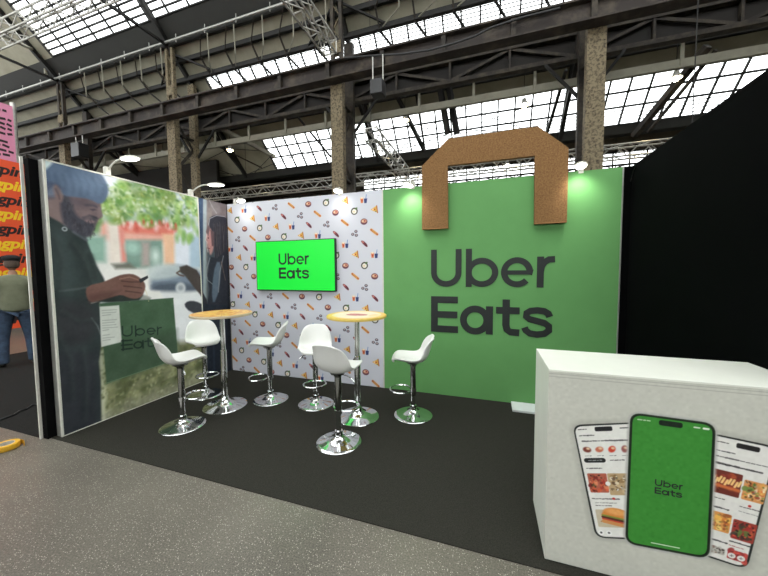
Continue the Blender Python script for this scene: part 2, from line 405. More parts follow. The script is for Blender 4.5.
struct('wall_hall_left', box(box(box(B(), XL-.2, XL, -9, 12.2, 0, 2.5), XL-.2, XL, -9, 12.2, 11, 14.4), XL-.2, XL, 3, 12.2, 2.5, 11), MAT['hallwall'])
struct('wall_hall_right', box(B(), XR, XR+.2, -9, 12.2, 0, 14.4), MAT['hallwall'])
struct('wall_front', box(box(B(), XL, XR, -9.2, -9, 0, 2.6), XL, XR, -9.2, -9, 5.2, 6.8), MAT['hallwall'])
def glazing(name, x0, x1, ys, dx, bw, Sf, fine=()):
    bm = B(); y0, y1 = ys[0], ys[-1]
    x = x0
    while x <= x1+1e-6:
        bar(bm, Sf(x, y0), Sf(x, y1), bw, bw*1.3); x += dx
    for y in list(ys): bar(bm, Sf(x0, y), Sf(x1, y), bw, bw)
    for y in fine: bar(bm, Sf(x0, y), Sf(x1, y), bw*.42, bw*.42)
    w = struct(name, bm, MAT['steeldark'])
    g = B(); up = .03
    quad(g, *[(p[0], p[1], p[2]+up) for p in (Sf(x0, y0), Sf(x1, y0), Sf(x1, y1), Sf(x0, y1))])
    obj('glass', g, MAT['glass'], w)
rows = [3.44-i*.125*1 for i in range(0, 40)]; rows = [y for y in rows if y > -1.5][::-1]
glazing('window_1', -11.1, XR-.2, rows, .82, .042, S)
glazing('window_2', -5.35, XR-.3, [4.6, 4.95, 5.3, 5.6], .47, .040, S, fine=[4.6+.058*i for i in range(1, 17)])
glazing('window_3', -4.39, XR-.4, [6.2, 6.45, 6.72, 7.07], .47, .042, S, fine=[6.79, 6.86, 6.93, 7.0])
glazing('window_4', XL+.3, XR-.3, [-7.2, -6.2, -5.2, -4.2, -3.2, -2.4], .82, .035, S2)
bm = B()
x = -2.6
while x < XR: bar(bm, (x, 12.0, 5.3), (x, 12.0, 6.45), .05); x += .6
for z in (5.3, 5.9, 6.45): bar(bm, (-2.6, 12, z), (XR, 12, z), .05)
w5 = struct('window_5', bm, MAT['steeldark']); g = B(); quad(g, (-2.6, 12.1, 5.3), (XR, 12.1, 5.3), (XR, 12.1, 6.45), (-2.6, 12.1, 6.45)); obj('glass', g, MAT['glass'], w5)

bm = B(); x = XL  # unseen glazing added behind the camera to light surfaces facing it
while x < XR: bar(bm, (x, -9.1, 2.6), (x, -9.1, 5.2), .06); x += 1.5
for z in (2.6, 3.9, 5.2): bar(bm, (XL, -9.1, z), (XR, -9.1, z), .06)
w6 = struct('added_window_front', bm, MAT['steeldark']); g = B(); quad(g, (XL, -9.15, 2.6), (XR, -9.15, 2.6), (XR, -9.15, 5.2), (XL, -9.15, 5.2)); obj('glass', g, MAT['glass'], w6)
bm = B(); y = -9  # out-of-view side glazing added to brighten faces turned to the left
while y < 3.1: bar(bm, (XL-.1, y, 2.5), (XL-.1, y, 11), .06); y += 1.5
for z in (2.5, 4.6, 6.7, 8.8, 11): bar(bm, (XL-.1, -9, z), (XL-.1, 3, z), .06)
w7 = struct('added_window_left', bm, MAT['steeldark']); g = B(); quad(g, (XL-.15, -9, 2.5), (XL-.15, 3, 2.5), (XL-.15, 3, 11), (XL-.15, -9, 11)); obj('glass', g, MAT['glass'], w7)
# ------------------------------------------------------------------ steelwork
CX = [-11.62, -5.95, 0.0, 5.88]
side = ['at the far left behind the tall photo wall', 'rising behind the photo wall with two spot lamps', 'rising behind the white patterned wall', 'rising behind the green wall beside the cork handle']
for i, cx in enumerate(CX+[11.7, -17.4]):
    lb = ('lattice steel column '+side[i]) if i < 4 else 'weathered lattice steel column out along the hall row'
    if i >= 4: continue
    t = thing('steel_column', lb, 'column', (cx, 3.87, 0), 0, 'steel columns of the hall')
    b = B(); w = .17
    box(b, cx-w, cx+w, 3.78, 3.96, 0, 6.95)
    obj('front_leg', b, MAT['column'], t, world=True)
    for dx in (-.12, .12):
        b = B(); box(b, cx+dx-.045, cx+dx+.045, 3.82, 3.92, 6.95, 8.72); obj('upper_leg', b, MAT['steel'] if i != 1 else MAT['column'], t, world=True)
    b = B(); z = 7.0; k = 0
    while z < 8.5: bar(b, (cx-(.1 if k % 2 else -.1), 3.87, z), (cx+(.1 if k % 2 else -.1), 3.87, z+.3), .04, .02); z += .3; k += 1
    box(b, cx-.14, cx+.14, 3.80, 3.95, 7.25, 7.55)
    obj('upper_lacing', b, MAT['column'], t, world=True)
    b = B(); box(b, cx-.13, cx+.13, 4.56, 4.7, 0, 8.0); obj('rear_leg', b, MAT['steel'] if i != 1 else MAT['column'], t, world=True)
    b = B(); z = .3; k = 0
    while z < 6.0:
        ya, yb = (3.95, 4.57) if k % 2 == 0 else (4.57, 3.95)
        bar(b, (cx, ya, z), (cx, yb, z+.78), .09, .03, up=(1, 0, 0)); z += .78; k += 1
    for z in (1.8, 4.1, 6.1): bar(b, (cx, 3.95, z), (cx, 4.57, z), .14, .05)
    obj('lacing', b, MAT['steel'], t, world=True)
# long plate girder in front of the columns
gz0, gz1 = 6.43, 6.87
t = thing('plate_girder', 'long rusty riveted plate girder with web stiffeners running across the columns', 'girder', (0, 3.62, gz0))
b = B(); box(b, XL+.1, XR-.1, 3.60, 3.63, gz0+.04, gz1-.04); obj('web', b, MAT['girder'], t, world=True)
b = B(); box(b, XL+.1, XR-.1, 3.47, 3.76, gz1-.04, gz1); box(b, XL+.1, XR-.1, 3.47, 3.76, gz0, gz0+.035); obj('flange', b, MAT['girder'], t, world=True)
x = CX[1]-1.4625*8
while x < XR:
    if XL < x: b = B(); box(b, x-.05, x+.05, 3.50, 3.60, gz0+.035, gz1-.04); obj('stiffener', b, MAT['steel'], t, world=True)
    x += 1.4625
# second riveted girder with diagonals behind
z0 = at(573, 60, 1, 4.75)[2]; z1 = z0+.62
t = thing('lattice_girder', 'dark riveted girder with diagonal braces behind the plate girder', 'girder', (0, 4.8, z0))
b = B(); box(b, XL+.1, XR-.1, 4.72, 4.9, z0, z0+.1); box(b, XL+.1, XR-.1, 4.72, 4.9, z1-.08, z1); obj('chord', b, MAT['steel'], t, world=True)
b = B(); box(b, XL+.1, XR-.1, 4.86, 4.88, z0+.1, z1-.08); obj('web', b, MAT['brown'], t, world=True)
b = B(); x = CX[1]-5.85*3; k = 0
while x < XR-1.5:
    if x > XL:
        a, c = (z0+.08, z1-.06) if k % 2 == 0 else (z1-.06, z0+.08)
        bar(b, (x, 4.78, a), (x+1.4625, 4.78, c), .05, .07); bar(b, (x, 4.78, z0), (x, 4.78, z1), .09, .05)
    x += 1.4625; k += 1
obj('diagonal_braces', b, MAT['steel'], t, world=True)
# pale rail beam with hangers
zr1 = at(560, 81, 1, 5.0)[2]; zr0 = at(560, 90, 1, 5.0)[2]
t = thing('rail_beam', 'pale grey angle beam hung below the dark girder across the hall', 'beam', (0, 5.0, zr0))
b = B(); box(b, XL+.1, XR-.1, 4.97, 5.0, zr0, zr1); box(b, XL+.1, XR-.1, 4.90, 5.0, zr0, zr0+.03); obj('angle', b, MAT['rail'], t, world=True)
x = CX[1]-1.4625*9+.6
while x < XR-.5:
    if x > XL: b = B(); box(b, x-.03, x+.03, 4.93, 4.97, zr0-.02, z0+.04); obj('hanger', b, MAT['rail'], t, world=True)
    x += 1.4625
# purlin beams and pipe along the gutter
for y, h, w, lb in ((4.15, .13, .1, 'dark steel purlin under the beige roof boards, upper of the pair'), (4.5, .13, .12, 'dark steel purlin just above the high strip of skylights'),
                 (5.72, .12, .1, 'dark steel purlin hidden partly behind the plate girder')):
    b = B(); box(b, XL+.1, XR-.1, y-w/2, y+w/2, 12.77-y-w/2-.02-h, 12.77-y-w/2-.02); tag(obj('purlin', b, MAT['steeldark'], loc=(0, y, 12.6-y)), lb, 'beam', 'roof purlins')
b = B(); tube(b, [(XL+.1, 3.70, 8.80), (XR-.1, 3.70, 8.80)], .035)
x = XL+1
while x < XR-1: tube(b, [(x, 3.70, 8.70), (x, 3.70, 8.95)], .012, 6); x += 1.17
tag(obj('gutter_pipe', b, MAT['alu'], loc=(0, 3.7, 8.8), smooth=True), 'thin light metal pipe running along the dark roof gutter with small brackets', 'pipe')
# thin purlin struts seen between gutter and girder
for i, cx in enumerate(CX):
    t = thing('roof_truss', 'dark steel roof truss spanning the hall '+['at the far left', 'over the photo wall', 'above the white patterned wall', 'above the cork handle'][i], 'truss', (cx, 3.87, 6.9), 0, 'steel roof trusses')
    b = B(); bar(b, S(cx, 7.1, -.12), S(cx, -1.45, -.12), .1, .14); obj('rafter', b, MAT['steeldark'], t, world=True)
    b = B(); bar(b, (cx, 3.87, 8.78), (cx, -1.5, 8.78), .07, .07); bar(b, (cx, 4.65, 7.15), (cx, 7.1, 5.62), .09, .1); obj('tie_beam', b, MAT['steeldark'], t, world=True)
    def wb(a, c, w): obj('web_bar', bar(B(), a, c, w), MAT['steeldark'], t, world=True)
    for ya, yb in ((5.2, 4.7), (5.2, 5.9), (6.4, 5.9)):
        zt = 12.77-ya-.15; zb = 7.15-(yb-4.65)*.625; wb((cx, ya, zt), (cx, yb, zb), .05)
    for sx in (-1, 1):
        wb((cx, 3.87, 8.6), (cx+sx*1.3, 4.5, 8.1), .05); wb((cx, 4.65, 7.2), (cx+sx*1.5, 5.7, 6.95), .05); wb((cx, 4.65, 5.4), (cx+sx*.8, 4.75, z0), .06)
# cross bracing and strut rods between the trusses (each bay its own thing)
for i in range(3):
    a, c = CX[i], CX[i+1]
    t = thing('wind_bracing', 'thin crossed steel bracing rods under the roof slope '+['in the leftmost bay', 'in the second bay', 'above the green wall'][i], 'bracing', (a, 5, 7), 0, 'wind bracing rods')
    b = B(); tube(b, [S(a, 6.2, -.15), S(c, 7.0, -.15)], .012, 5); tube(b, [S(a, 7.0, -.15), S(c, 6.2, -.15)], .012, 5)
    tube(b, [S((a+c)/2, 6.1, -.15), S(a+.3, 7.05, -.15)], .012, 5); tube(b, [S((a+c)/2, 6.1, -.15), S(c-.3, 7.05, -.15)], .012, 5)
    obj('rod', b, MAT['steeldark'], t, world=True)
    n = 6
    for k in range(1, n):
        x = a+(c-a)*k/n
        def st(p, q, w, m): obj('strut', bar(B(), p, q, w), MAT[m], t, world=True)
        st((x, 4.5, 8.05), (x, 4.15, 8.4), .04, 'steel'); st((x, 4.12, 8.35), (x+.45, 3.75, 8.75), .03, 'steel')
        st((x, 4.5, 8.05), (x+.5, 5.0, 7.5), .045, 'steeldark'); st((x+.5, 5.0, 7.5), (x+.5, 4.9, z1), .03, 'steel')
        st((x+.2, 5.72, 6.85), (x-.25, 4.92, z0+.65), .04, 'steeldark'); st((x+.75, 3.72, 8.7), (x+.75, 3.75, 7.9), .022, 'rail'); st((x+.75, 3.75, 7.9), (x+.1, 4.45, 8.1), .025, 'rail')
# a pair of dark slanting channel struts hanging in front of the low skylight
for (a_, c_), lb in ((((439.7, 86), (448, 134)), 'black slanting channel strut left of its twin above the cork handle'), (((448.5, 85), (457, 134)), 'black slanting channel strut right of its twin above the cork handle')):
    pa = at(*a_, 1, 5.35); pb = at(*c_, 1, 5.6)
    b = bar(B(), pa, pb, .17, .08); tag(obj('channel_strut', b, MAT['steeldark'], loc=tuple(pa)), lb, 'strut', 'black slanting struts')
for (a_, ya), (c_, yb), w_, m_, lb in ((((387, 76), 5.2), ((424.5, 151), 6.9), .10, 'steeldark', 'dark slanting roof brace left of the cork handle, thicker of two'), (((414, 82), 5.2), ((425, 150), 6.95), .05, 'steeldark', 'thin near-vertical roof brace left of the cork handle'),
        (((222, 129), 5.2), ((275, 157), 6.7), .12, 'rail', 'pale slanting beam left of the low skylight edge'), (((297, 116), 5.2), ((331, 157), 6.7), .05, 'steeldark', 'thin dark roof brace left of the column behind the white wall'),
        (((205, 140), 5.5), ((262, 168), 6.9), .04, 'steel', 'thin dark rod crossing the beige roof left of the low skylight'), (((708, 46), 5.3), ((634, 136), 6.9), .14, 'steel', 'thick slanting lattice brace over the right skylight'), (((716, 50), 5.3), ((648, 132), 6.9), .06, 'steel', 'slimmer slanting brace right of the thick one over the right skylight'),
        (((566, 70), 5.2), ((545, 140), 6.9), .07, 'steeldark', 'slanting brace above the right part of the cork handle')):
    pa = at(*a_, 1, ya); pb = at(*c_, 1, yb)
    b = bar(B(), pa, pb, w_, w_); tag(obj('roof_brace', b, MAT[m_], loc=tuple(pa)), lb, 'brace', 'slanting roof braces')
def box_truss(name, lb, a, c, s, m=MAT['truss'], r=.024, step=None, grp='silver lighting trusses', hang=()):
    a = Vector(a); c = Vector(c); d = (c-a).normalized(); L = (c-a).length; u = Vector((0, 0, 1)); w = d.cross(u).normalized()
    t = thing(name, lb, 'truss', tuple(a), 0, grp); cor = [(w*i+u*j)*(s/2) for i, j in ((-1, -1), (1, -1), (1, 1), (-1, 1))]
    b = B()
    for k in cor: tube(b, [a+k, c+k], r, 6)
    obj('chord', b, m, t, world=True)
    b = B(); n = max(2, int(L/(step or s))); 
    for i in range(n):
        p, q = a+d*(L*i/n), a+d*(L*(i+1)/n)
        for k in range(4):
            c1, c2 = cor[k], cor[(k+1) % 4]
            tube(b, [p+c1, q+c2] if i % 2 == 0 else [p+c2, q+c1], r*.55, 5)
    for p in (a, c):
        for k in range(4): tube(b, [p+cor[k], p+cor[(k+1) % 4]], r*.6, 5)
    obj('lacing', b, m, t, world=True)
    for p, top in hang: obj('suspension_wire', tube(B(), [Vector(p), (p[0], p[1], top)], .006, 5), MAT['steeldark'], t, world=True)
box_truss('lighting_truss', 'silver box truss hung across the top left of the hall roof', (-15, 1, 7.72), (2, 1, 7.72), .32, hang=[((-10, 1, 7.88), 11.6), ((-1, 1, 7.88), 11.6)])
box_truss('lighting_truss', 'long silver box truss running from the girder over the patterned wall', (.12, 3.26, 7.0), (.12, -6, 7.0), .32, hang=[((.12, 0, 7.16), 12.6), ((.12, -5, 7.16), 10.6)])
pa = at(371, 134, 2, 5.0); pb = at(405, 173, 2, 5.0)
box_truss('lighting_truss', 'short silver ladder truss hanging above the seam of the white and green walls', pa, pb, .3, hang=[((pa[0], pa[1], pa[2]+.15), 12.5-pa[1]), ((pb[0], pb[1], pb[2]+.15), 12.5-pb[1])])
box_truss('lighting_truss', 'silver box truss running level behind the top of the white wall', (-8, 6, 4.6), (9, 6, 4.6), .3, hang=[((-5, 6, 4.75), 6.65), ((3, 6, 4.75), 6.65)])
box_truss('lighting_truss', 'dark box truss deep in the hall below the roof fascia', (-6, 9.2, 4.9), (12, 9.2, 4.9), .4, MAT['steel'], .03, hang=[((-3, 9.2, 5.1), 6.2), ((8, 9.2, 5.1), 6.2)])
pa = at(652, 163, 1, 1.2)
box_truss('lighting_truss', 'stub of silver box truss peeping over the corner of the green and black walls', pa, (pa[0]+2.5, 1.2, pa[2]+.02), .2, r=.014, hang=[((pa[0]+.4, 1.2, pa[2]+.1), 11.3)])
def speaker(u, v, y, s, lb, drop):
    p = at(u, v, 1, y); t = thing('hanging_speaker', lb, 'speaker', tuple(p), 0, 'black boxes hung from the girder')
    obj('cabinet', box(B(), -s/2, s/2, -.15, .15, -s*.55, s*.55), MAT['blackplastic'], t, bevel=.015)
    for k in (-1, 1):
        obj('strap', tube(B(), [(k*s*.42, 0, s*.55), (k*s*.42, 0, drop)], .014, 6), MAT['truss'], t)
speaker(378, 89, 3.3, .3, 'small black box hung under the girder right of the column behind the white wall', .75)
speaker(80, 151, 3.3, .42, 'black floodlight box hung under the girder at the far left', .5)
# cable drooping along the girder
pts = [at(u, v, 1, 3.42) for u, v in ((345, 58), (375, 55.5), (402, 54), (430, 50), (455, 43), (475, 36), (490, 28), (520, 18), (560, 8))]
tag(obj('girder_cable', tube(B(), pts, .022, 8), MAT['blackplastic'], loc=tuple(pts[0]), smooth=True), 'black cable drooping along the face of the plate girder', 'cable')
pts = [at(0, 34, 1, 1.2)] + [at(36, 51, 1, 3.5), at(42, 55, 1, 3.6), at(45, 60, 1, 3.62), at(46, 74, 1, 3.64)]
tag(obj('bent_pipe', tube(B(), pts, .05, 8), MAT['rail'], loc=tuple(pts[1]), smooth=True), 'pale bent pipe dropping to the gutter at the top left', 'pipe')
# hall pendant lamps
lampn = ['between the two left columns', 'above the seam of the white and green walls', 'at the far right in front of the skylight', 'above the right half of the cork handle', 'showing through the cork handle', 'just right of the column behind the green wall', 'low behind the photo wall']
for i, (u, v) in enumerate([(230, 150), (405, 120), (676, 78), (524, 105), (507, 165), (600, 172), (163, 155)]):
    yy = 5.5 if i < 4 or i == 6 else 8.5
    p = at(u, v, 1, yy); t = thing('pendant_lamp', 'small glowing hall lamp '+lampn[i], 'lamp', tuple(p), 0, 'hall pendant lamps')
    obj('shade', lathe(B(), [(.0, .16), (.05, .16), (.07, .08), (.13, 0), (.12, -.01), (.06, .07), (0, .08)], 18), MAT['whitepaint'], t, smooth=True)
    obj('bulb', lathe(B(), [(0, .05), (.05, .03), (.07, -.02), (.05, -.06), (0, -.08)], 14), MAT['bulb'], t, smooth=True)
    top = 12.77-p[1]-.1 if p[1] < 7 else 7.4
    obj('rod', tube(B(), [(0, 0, .15), (0, 0, top-p[2])], .008, 6), MAT['steeldark'], t)

# ================================================================== PRINTS ON THE WALLS
def icon(A, k, x, y, s):
    """small food drawings of the wall print"""
    P = lambda L: [(x+a*s, y+b*s) for a, b in L]
    if k == 0:      # pizza slice
        A.poly(P([(-.5, .05), (.35, .5), (.45, -.4)]), (226, 176, 84)); A.line(P([(.38, .5), (.5, -.4)]), .16*s, (176, 108, 60)); A.ell(x+.1*s, y+.05*s, .1*s, .1*s, (180, 70, 50)); A.ell(x+.25*s, y-.22*s, .08*s, .08*s, (90, 110, 60)); A.ell(x-.15*s, y+.08*s, .08*s, .08*s, (250, 235, 200))
    elif k == 1:    # cups
        A.poly(P([(-.5, .25), (-.05, .25), (-.1, -.45), (-.42, -.45)]), (214, 120, 70)); A.poly(P([(.02, .1), (.5, .1), (.42, -.5), (.08, -.5)]), (52, 62, 110)); A.line(P([(.3, .1), (.38, .6)]), .08*s, (60, 110, 180)); A.ell(x-.28*s, y+.2*s, .22*s, .1*s, (245, 225, 190)); A.ell(x-.25*s, y-.15*s, .08*s, .12*s, (160, 50, 45))
    elif k == 2:    # chilli / meat on diagonal
        A.poly(P([(-.5, .45), (-.1, .4), (.45, -.1), (.5, -.5), (.2, -.4), (-.35, .1)]), (112, 50, 60), smooth=1); A.ell(x-.2*s, y+.22*s, .18*s, .12*s, (196, 120, 110), rot=-.6); A.ell(x+.25*s, y-.22*s, .12*s, .08*s, (60, 40, 55), rot=-.6)
    elif k == 3:    # sushi pieces
        for dx, dy in ((-.28, -.15), (.2, .22), (.25, -.3)): A.ell(x+dx*s, y+dy*s, .24*s, .2*s, (84, 80, 94)); A.ell(x+dx*s, y+dy*s+.03*s, .11*s, .08*s, (206, 180, 176))
    elif k == 4:    # hot dog
        A.line(P([(-.42, .34), (.42, -.3)]), .36*s, (214, 152, 84)); A.line(P([(-.46, .37), (.46, -.33)]), .15*s, (166, 74, 50)); A.line(P([(-.3, .28), (.3, -.2)]), .05*s, (240, 210, 90))
    elif k == 5:    # bowl
        A.ell(x, y, .5*s, .42*s, (104, 62, 76)); A.ell(x, y+.08*s, .38*s, .24*s, (206, 150, 120)); A.ell(x+.1*s, y+.1*s, .12*s, .1*s, (150, 60, 70)); A.ell(x-.16*s, y+.08*s, .1*s, .08*s, (232, 214, 180))
    else:           # round dish
        A.ell(x, y, .5*s, .48*s, (64, 62, 50)); A.ell(x, y-.02*s, .33*s, .32*s, (230, 226, 214)); A.ell(x+.28*s, y+.35*s, .2*s, .12*s, (80, 110, 62), rot=.5); A.ell(x-.05*s, y-.05*s, .12*s, .1*s, (226, 190, 140))
A = Art(W1-.004, H, 230)
A.C[:] = np.array([207, 208, 217])/255.
start = [0]
for k in range(30): start.append((start[-1]-(1 if k % 2 == 0 else 2)) % 7)
for r in range(-1, 19):
    z = 2.498-r*.1442-(.0)
    st = start[r] if r >= 0 else 2
    off = .042 if r % 2 == 0 else .184
    for c in range(-1, 10):
        icon(A, (st+c) % 7, off+c*.2785, z, .098) if off+c*.2785 < 2.47 else None
wp = A.build('wall_print', PRINT, None, (0, 0, 0), (1, 0, 0), (0, 0, 1)); wp.location = (.002, -.0015, 0)
tag(wp, 'white fabric wall covering printed with small scattered food drawings behind the screen', 'wall print')

# ---- lightbox with the street photograph
t = thing('lightbox', 'tall backlit photo wall showing a bearded man holding a green carrier bag', 'lightbox', (0, -1.33, 0))
YF = -.505
b = B(); box(b, -.085, -.006, -D, YF, .0065, H); obj('cabinet', b, MAT['alu'], t, world=True)
b = B()
for a in ((-.02, .0, -D-.004, -D+.012, .0065, H), (-.02, .0, YF-.01, YF+.004, .0065, H), (-.02, .0, -D, YF, H-.012, H+.002), (-.02, .0, -D, YF, .0065, .014)): box(b, *a)
obj('frame', b, MAT['whitepaint'], t, world=True)
LW = YF-.01-(-D+.012)
A = Art(LW, H-.024, 165)
def q(u, v, x0=0.0, yo=-D+.012, zo=.012):
    p = at(u, v, 0, x0); return (p[1]-yo, p[2]-zo)
def Q(L, **k): return [q(*p, **k) for p in L]
px_ = .0125
def blob(u, v, ru, rv, c, blur=3, alpha=1., rot=0):
    x, y = q(u, v); x1, _ = q(u+ru, v); _, y1 = q(u, v-rv); A.ell(x, y, abs(x1-x), abs(y1-y), c, blur*px_, rot, alpha)
A.C[:] = np.array([222, 230, 236])/255.
A.poly(Q([(40, 60), (200, 60), (200, 232), (40, 232)]), (196, 208, 218), .05)
A.poly(Q([(84, 166), (140, 176), (140, 206), (104, 214)]), (226, 232, 240), .08, 1)
A.poly(Q([(84, 240), (210, 235), (210, 345), (84, 345)]), (226, 228, 222), .06)
# shop front
A.poly(Q([(100, 222), (176, 222), (176, 244), (100, 240)]), (232, 176, 160), .03)
A.poly(Q([(120, 226), (176, 228), (176, 236), (120, 232)]), (226, 128, 112), .025)
A.poly(Q([(84, 236), (106, 236), (106, 262), (84, 262)]), (146, 182, 166), .03)
A.poly(Q([(125, 240), (163, 240), (163, 268), (125, 268)]), (128, 158, 146), .025)
A.poly(Q([(142, 242), (150, 242), (150, 266), (142, 266)]), (176, 164, 158), .03)
A.poly(Q([(107, 222), (120, 222), (123, 264), (110, 264)]), (236, 226, 214), .03)
A.poly(Q([(119, 226), (124, 226), (127, 262), (122, 262)]), (226, 148, 136), .02)
A.poly(Q([(163, 234), (175, 234), (175, 268), (165, 268)]), (240, 196, 162), .025)
A.poly(Q([(175, 228), (192, 228), (192, 270), (176, 270)]), (224, 230, 240), .03)
A.poly(Q([(190, 236), (204, 236), (204, 268), (190, 268)]), (176, 198, 214), .03)
blob(133, 248, 7, 6, (170, 206, 192)); blob(156, 256, 4, 7, (206, 224, 216))
for i in range(9): blob(124+i*6.5, 224+(i % 3)*2, 2.2, 3.5, (236, 188, 184) if i % 2 else (206, 96, 84), 1.6)
# cars and road
A.poly(Q([(100, 268), (118, 264), (146, 276), (160, 290), (100, 292)]), (236, 236, 230), .04, 1)
A.poly(Q([(112, 264), (130, 263), (136, 268), (116, 269)]), (120, 122, 112), .02)
A.poly(Q([(150, 281), (156, 271), (170, 265), (186, 266), (204, 272), (204, 292), (152, 292)]), (122, 136, 152), .035, 2)
A.poly(Q([(158, 276), (166, 268), (184, 268), (190, 274)]), (98, 114, 128), .025, 1)
A.poly(Q([(152, 284), (178, 282), (200, 286), (200, 292), (152, 292)]), (84, 94, 108), .03, 1)
blob(181, 288, 5, 5.5, (196, 202, 206), 1.4); blob(181, 288, 2.5, 3, (150, 158, 164), 1.4)
A.poly(Q([(84, 292), (210, 292), (210, 346), (84, 350)]), (222, 226, 226), .04)
# foliage
g = np.random.default_rng(3)
for i in range(230):
    u = g.uniform(88, 202); v = g.uniform(174, 226)
    edge = 180+(abs(u-150)/22)**2 if u > 120 else 186+(120-u)*.5
    if v < edge or v > 222+6*math.sin(u*.22): continue
    c = [(112, 160, 74), (146, 188, 96), (88, 132, 66), (176, 204, 126), (128, 152, 78), (206, 220, 176)][g.integers(6)]
    blob(u, v, g.uniform(2.5, 6), g.uniform(2.5, 5.5), c, 2.4, g.uniform(.45, .8), g.uniform(0, 3))
for i in range(26): blob(g.uniform(176, 200), g.uniform(204, 240), 2, 4, [(122, 170, 84), (164, 200, 112)][i % 2], 1.8, .7)
for i in range(30): blob(g.uniform(86, 98), g.uniform(204, 232), 2.5, 4, [(122, 160, 84), (96, 134, 84)][i % 2], 2, .6)
# hedge at the bottom
A.poly(Q([(84, 348), (210, 340), (210, 470), (84, 470)]), (112, 116, 86), .05)
for i in range(330):
    u = g.uniform(98, 206); v = g.uniform(346, 424)
    c = [(88, 96, 62), (134, 138, 100), (68, 76, 50), (166, 172, 130), (104, 112, 70)][g.integers(5)]
    blob(u, v, g.uniform(2, 5), g.uniform(2, 4.5), c, 1.6, g.uniform(.35, .75))
A.poly(Q([(99, 350), (104, 350), (106, 424), (101, 424)]), (206, 210, 180), .03)
for i in range(520):
    u = g.uniform(92, 203); v = g.uniform(176, 224)
    if v < 181+((u-150)/24)**2 or v > 220+6*math.sin(u*.22): continue
    blob(u, v, g.uniform(.6, 1.6), g.uniform(.8, 2.2), [(74, 116, 52), (188, 214, 140), (226, 236, 206), (104, 150, 70), (150, 168, 84)][g.integers(5)], .8, g.uniform(.35, .75), g.uniform(0, 3))
for i in range(520): blob(g.uniform(100, 206), g.uniform(346, 424), g.uniform(.6, 1.7), g.uniform(.6, 1.6), [(70, 76, 46), (156, 162, 116), (96, 104, 62), (190, 196, 156)][g.integers(4)], .8, g.uniform(.3, .7))
for i in range(14): blob(124+i*4, 223+g.uniform(-2, 3), 1.2, 2.2, [(244, 214, 210), (206, 84, 70)][i % 2], 1., .8)
# ground strip below the hedge
A.poly(Q([(60, 442), (205, 384), (205, 370), (150, 392), (60, 430)]), (150, 150, 140), .05, alpha=.35)
# pale light patch top left corner
A.poly(Q([(40, 150), (58, 150), (50, 176), (40, 184)]), (206, 222, 220), .03)
# hand of the person on the right (green glove-like pale sleeve, dark arm)
A.poly(Q([(146, 268), (160, 263), (176, 264), (184, 268), (182, 276), (166, 279), (150, 281)]), (196, 208, 208), .03, 2, alpha=.85)
A.poly(Q([(180, 267), (187, 265), (197, 270), (204, 282), (204, 300), (200, 294), (194, 287), (188, 279), (184, 274.5), (180, 272)]), (70, 62, 60), .012, 0)
A.line(Q([(180, 271), (177, 273), (180, 275), (184, 276)]), .02, (96, 78, 72), .008)
A.poly(Q([(184, 305), (188, 301), (196, 301), (204, 305), (204, 316), (190, 312)]), (56, 58, 64), .01, 1)
# man: neck, face
A.poly(Q([(44, 196), (66, 196), (74, 226), (44, 224)]), (126, 108, 106), .015)
A.poly(Q([(58, 192), (100, 196), (101.5, 204), (101, 210), (103, 217), (100, 219), (98, 222), (96, 226), (90, 237), (78, 236), (64, 224)]), (112, 96, 98), .012, 1)
A.poly(Q([(60, 193), (72, 196), (74, 212), (82, 220), (94, 217), (97, 220), (95, 224), (95, 228), (92, 236), (84, 238), (72, 234), (62, 222)]), (62, 62, 72), .018, 2)
A.poly(Q([(84, 220), (91, 219), (96, 221.5), (94, 223.4), (88, 223)]), (128, 106, 110), .01, 1)
A.line(Q([(84, 217.5), (90, 215.5), (97, 218)]), .022, (52, 52, 62), .01)
A.line(Q([(86, 205), (93, 205), (98, 207)]), .02, (64, 60, 72), .012)
A.poly(Q([(90, 209), (95, 208.5), (97, 210), (93, 211)]), (72, 62, 72), .006)
A.poly(Q([(98, 206), (101, 207), (102.8, 216), (98, 217.5)]), (124, 106, 108), .012)
A.poly(Q([(66, 196), (90, 200), (98, 204), (88, 207), (72, 206)]), (92, 82, 90), .03, 1, alpha=.7)
A.poly(Q([(84, 211), (92, 213), (90, 218), (82, 217)]), (134, 114, 114), .03, 1, alpha=.6)
# beanie
A.poly(Q([(40, 174), (48, 168), (58, 158), (80, 164), (98, 170), (106, 180), (109, 190), (107, 199), (101, 205), (90, 199), (76, 197), (64, 196), (58, 186), (50, 188), (44, 196), (40, 196)]), (88, 106, 130), .012, 1)
A.poly(Q([(44, 180), (60, 186), (64, 196), (58, 186), (50, 186), (43, 196)]), (60, 72, 96), .02, alpha=.8)
A.poly(Q([(70, 172), (98, 176), (104, 188), (84, 190)]), (108, 134, 162), .08, 1, alpha=.6)
A.poly(Q([(44, 186), (54, 182), (64, 188), (60, 197), (44, 200)]), (72, 78, 98), .02, alpha=.7)
# ear
A.poly(Q([(53, 186), (57, 184), (61, 190), (64, 196), (62, 203), (57, 200), (54, 193)]), (124, 104, 102), .012, 1)
A.line(Q([(56, 189), (59, 195), (60, 199)]), .012, (94, 78, 80), .008)
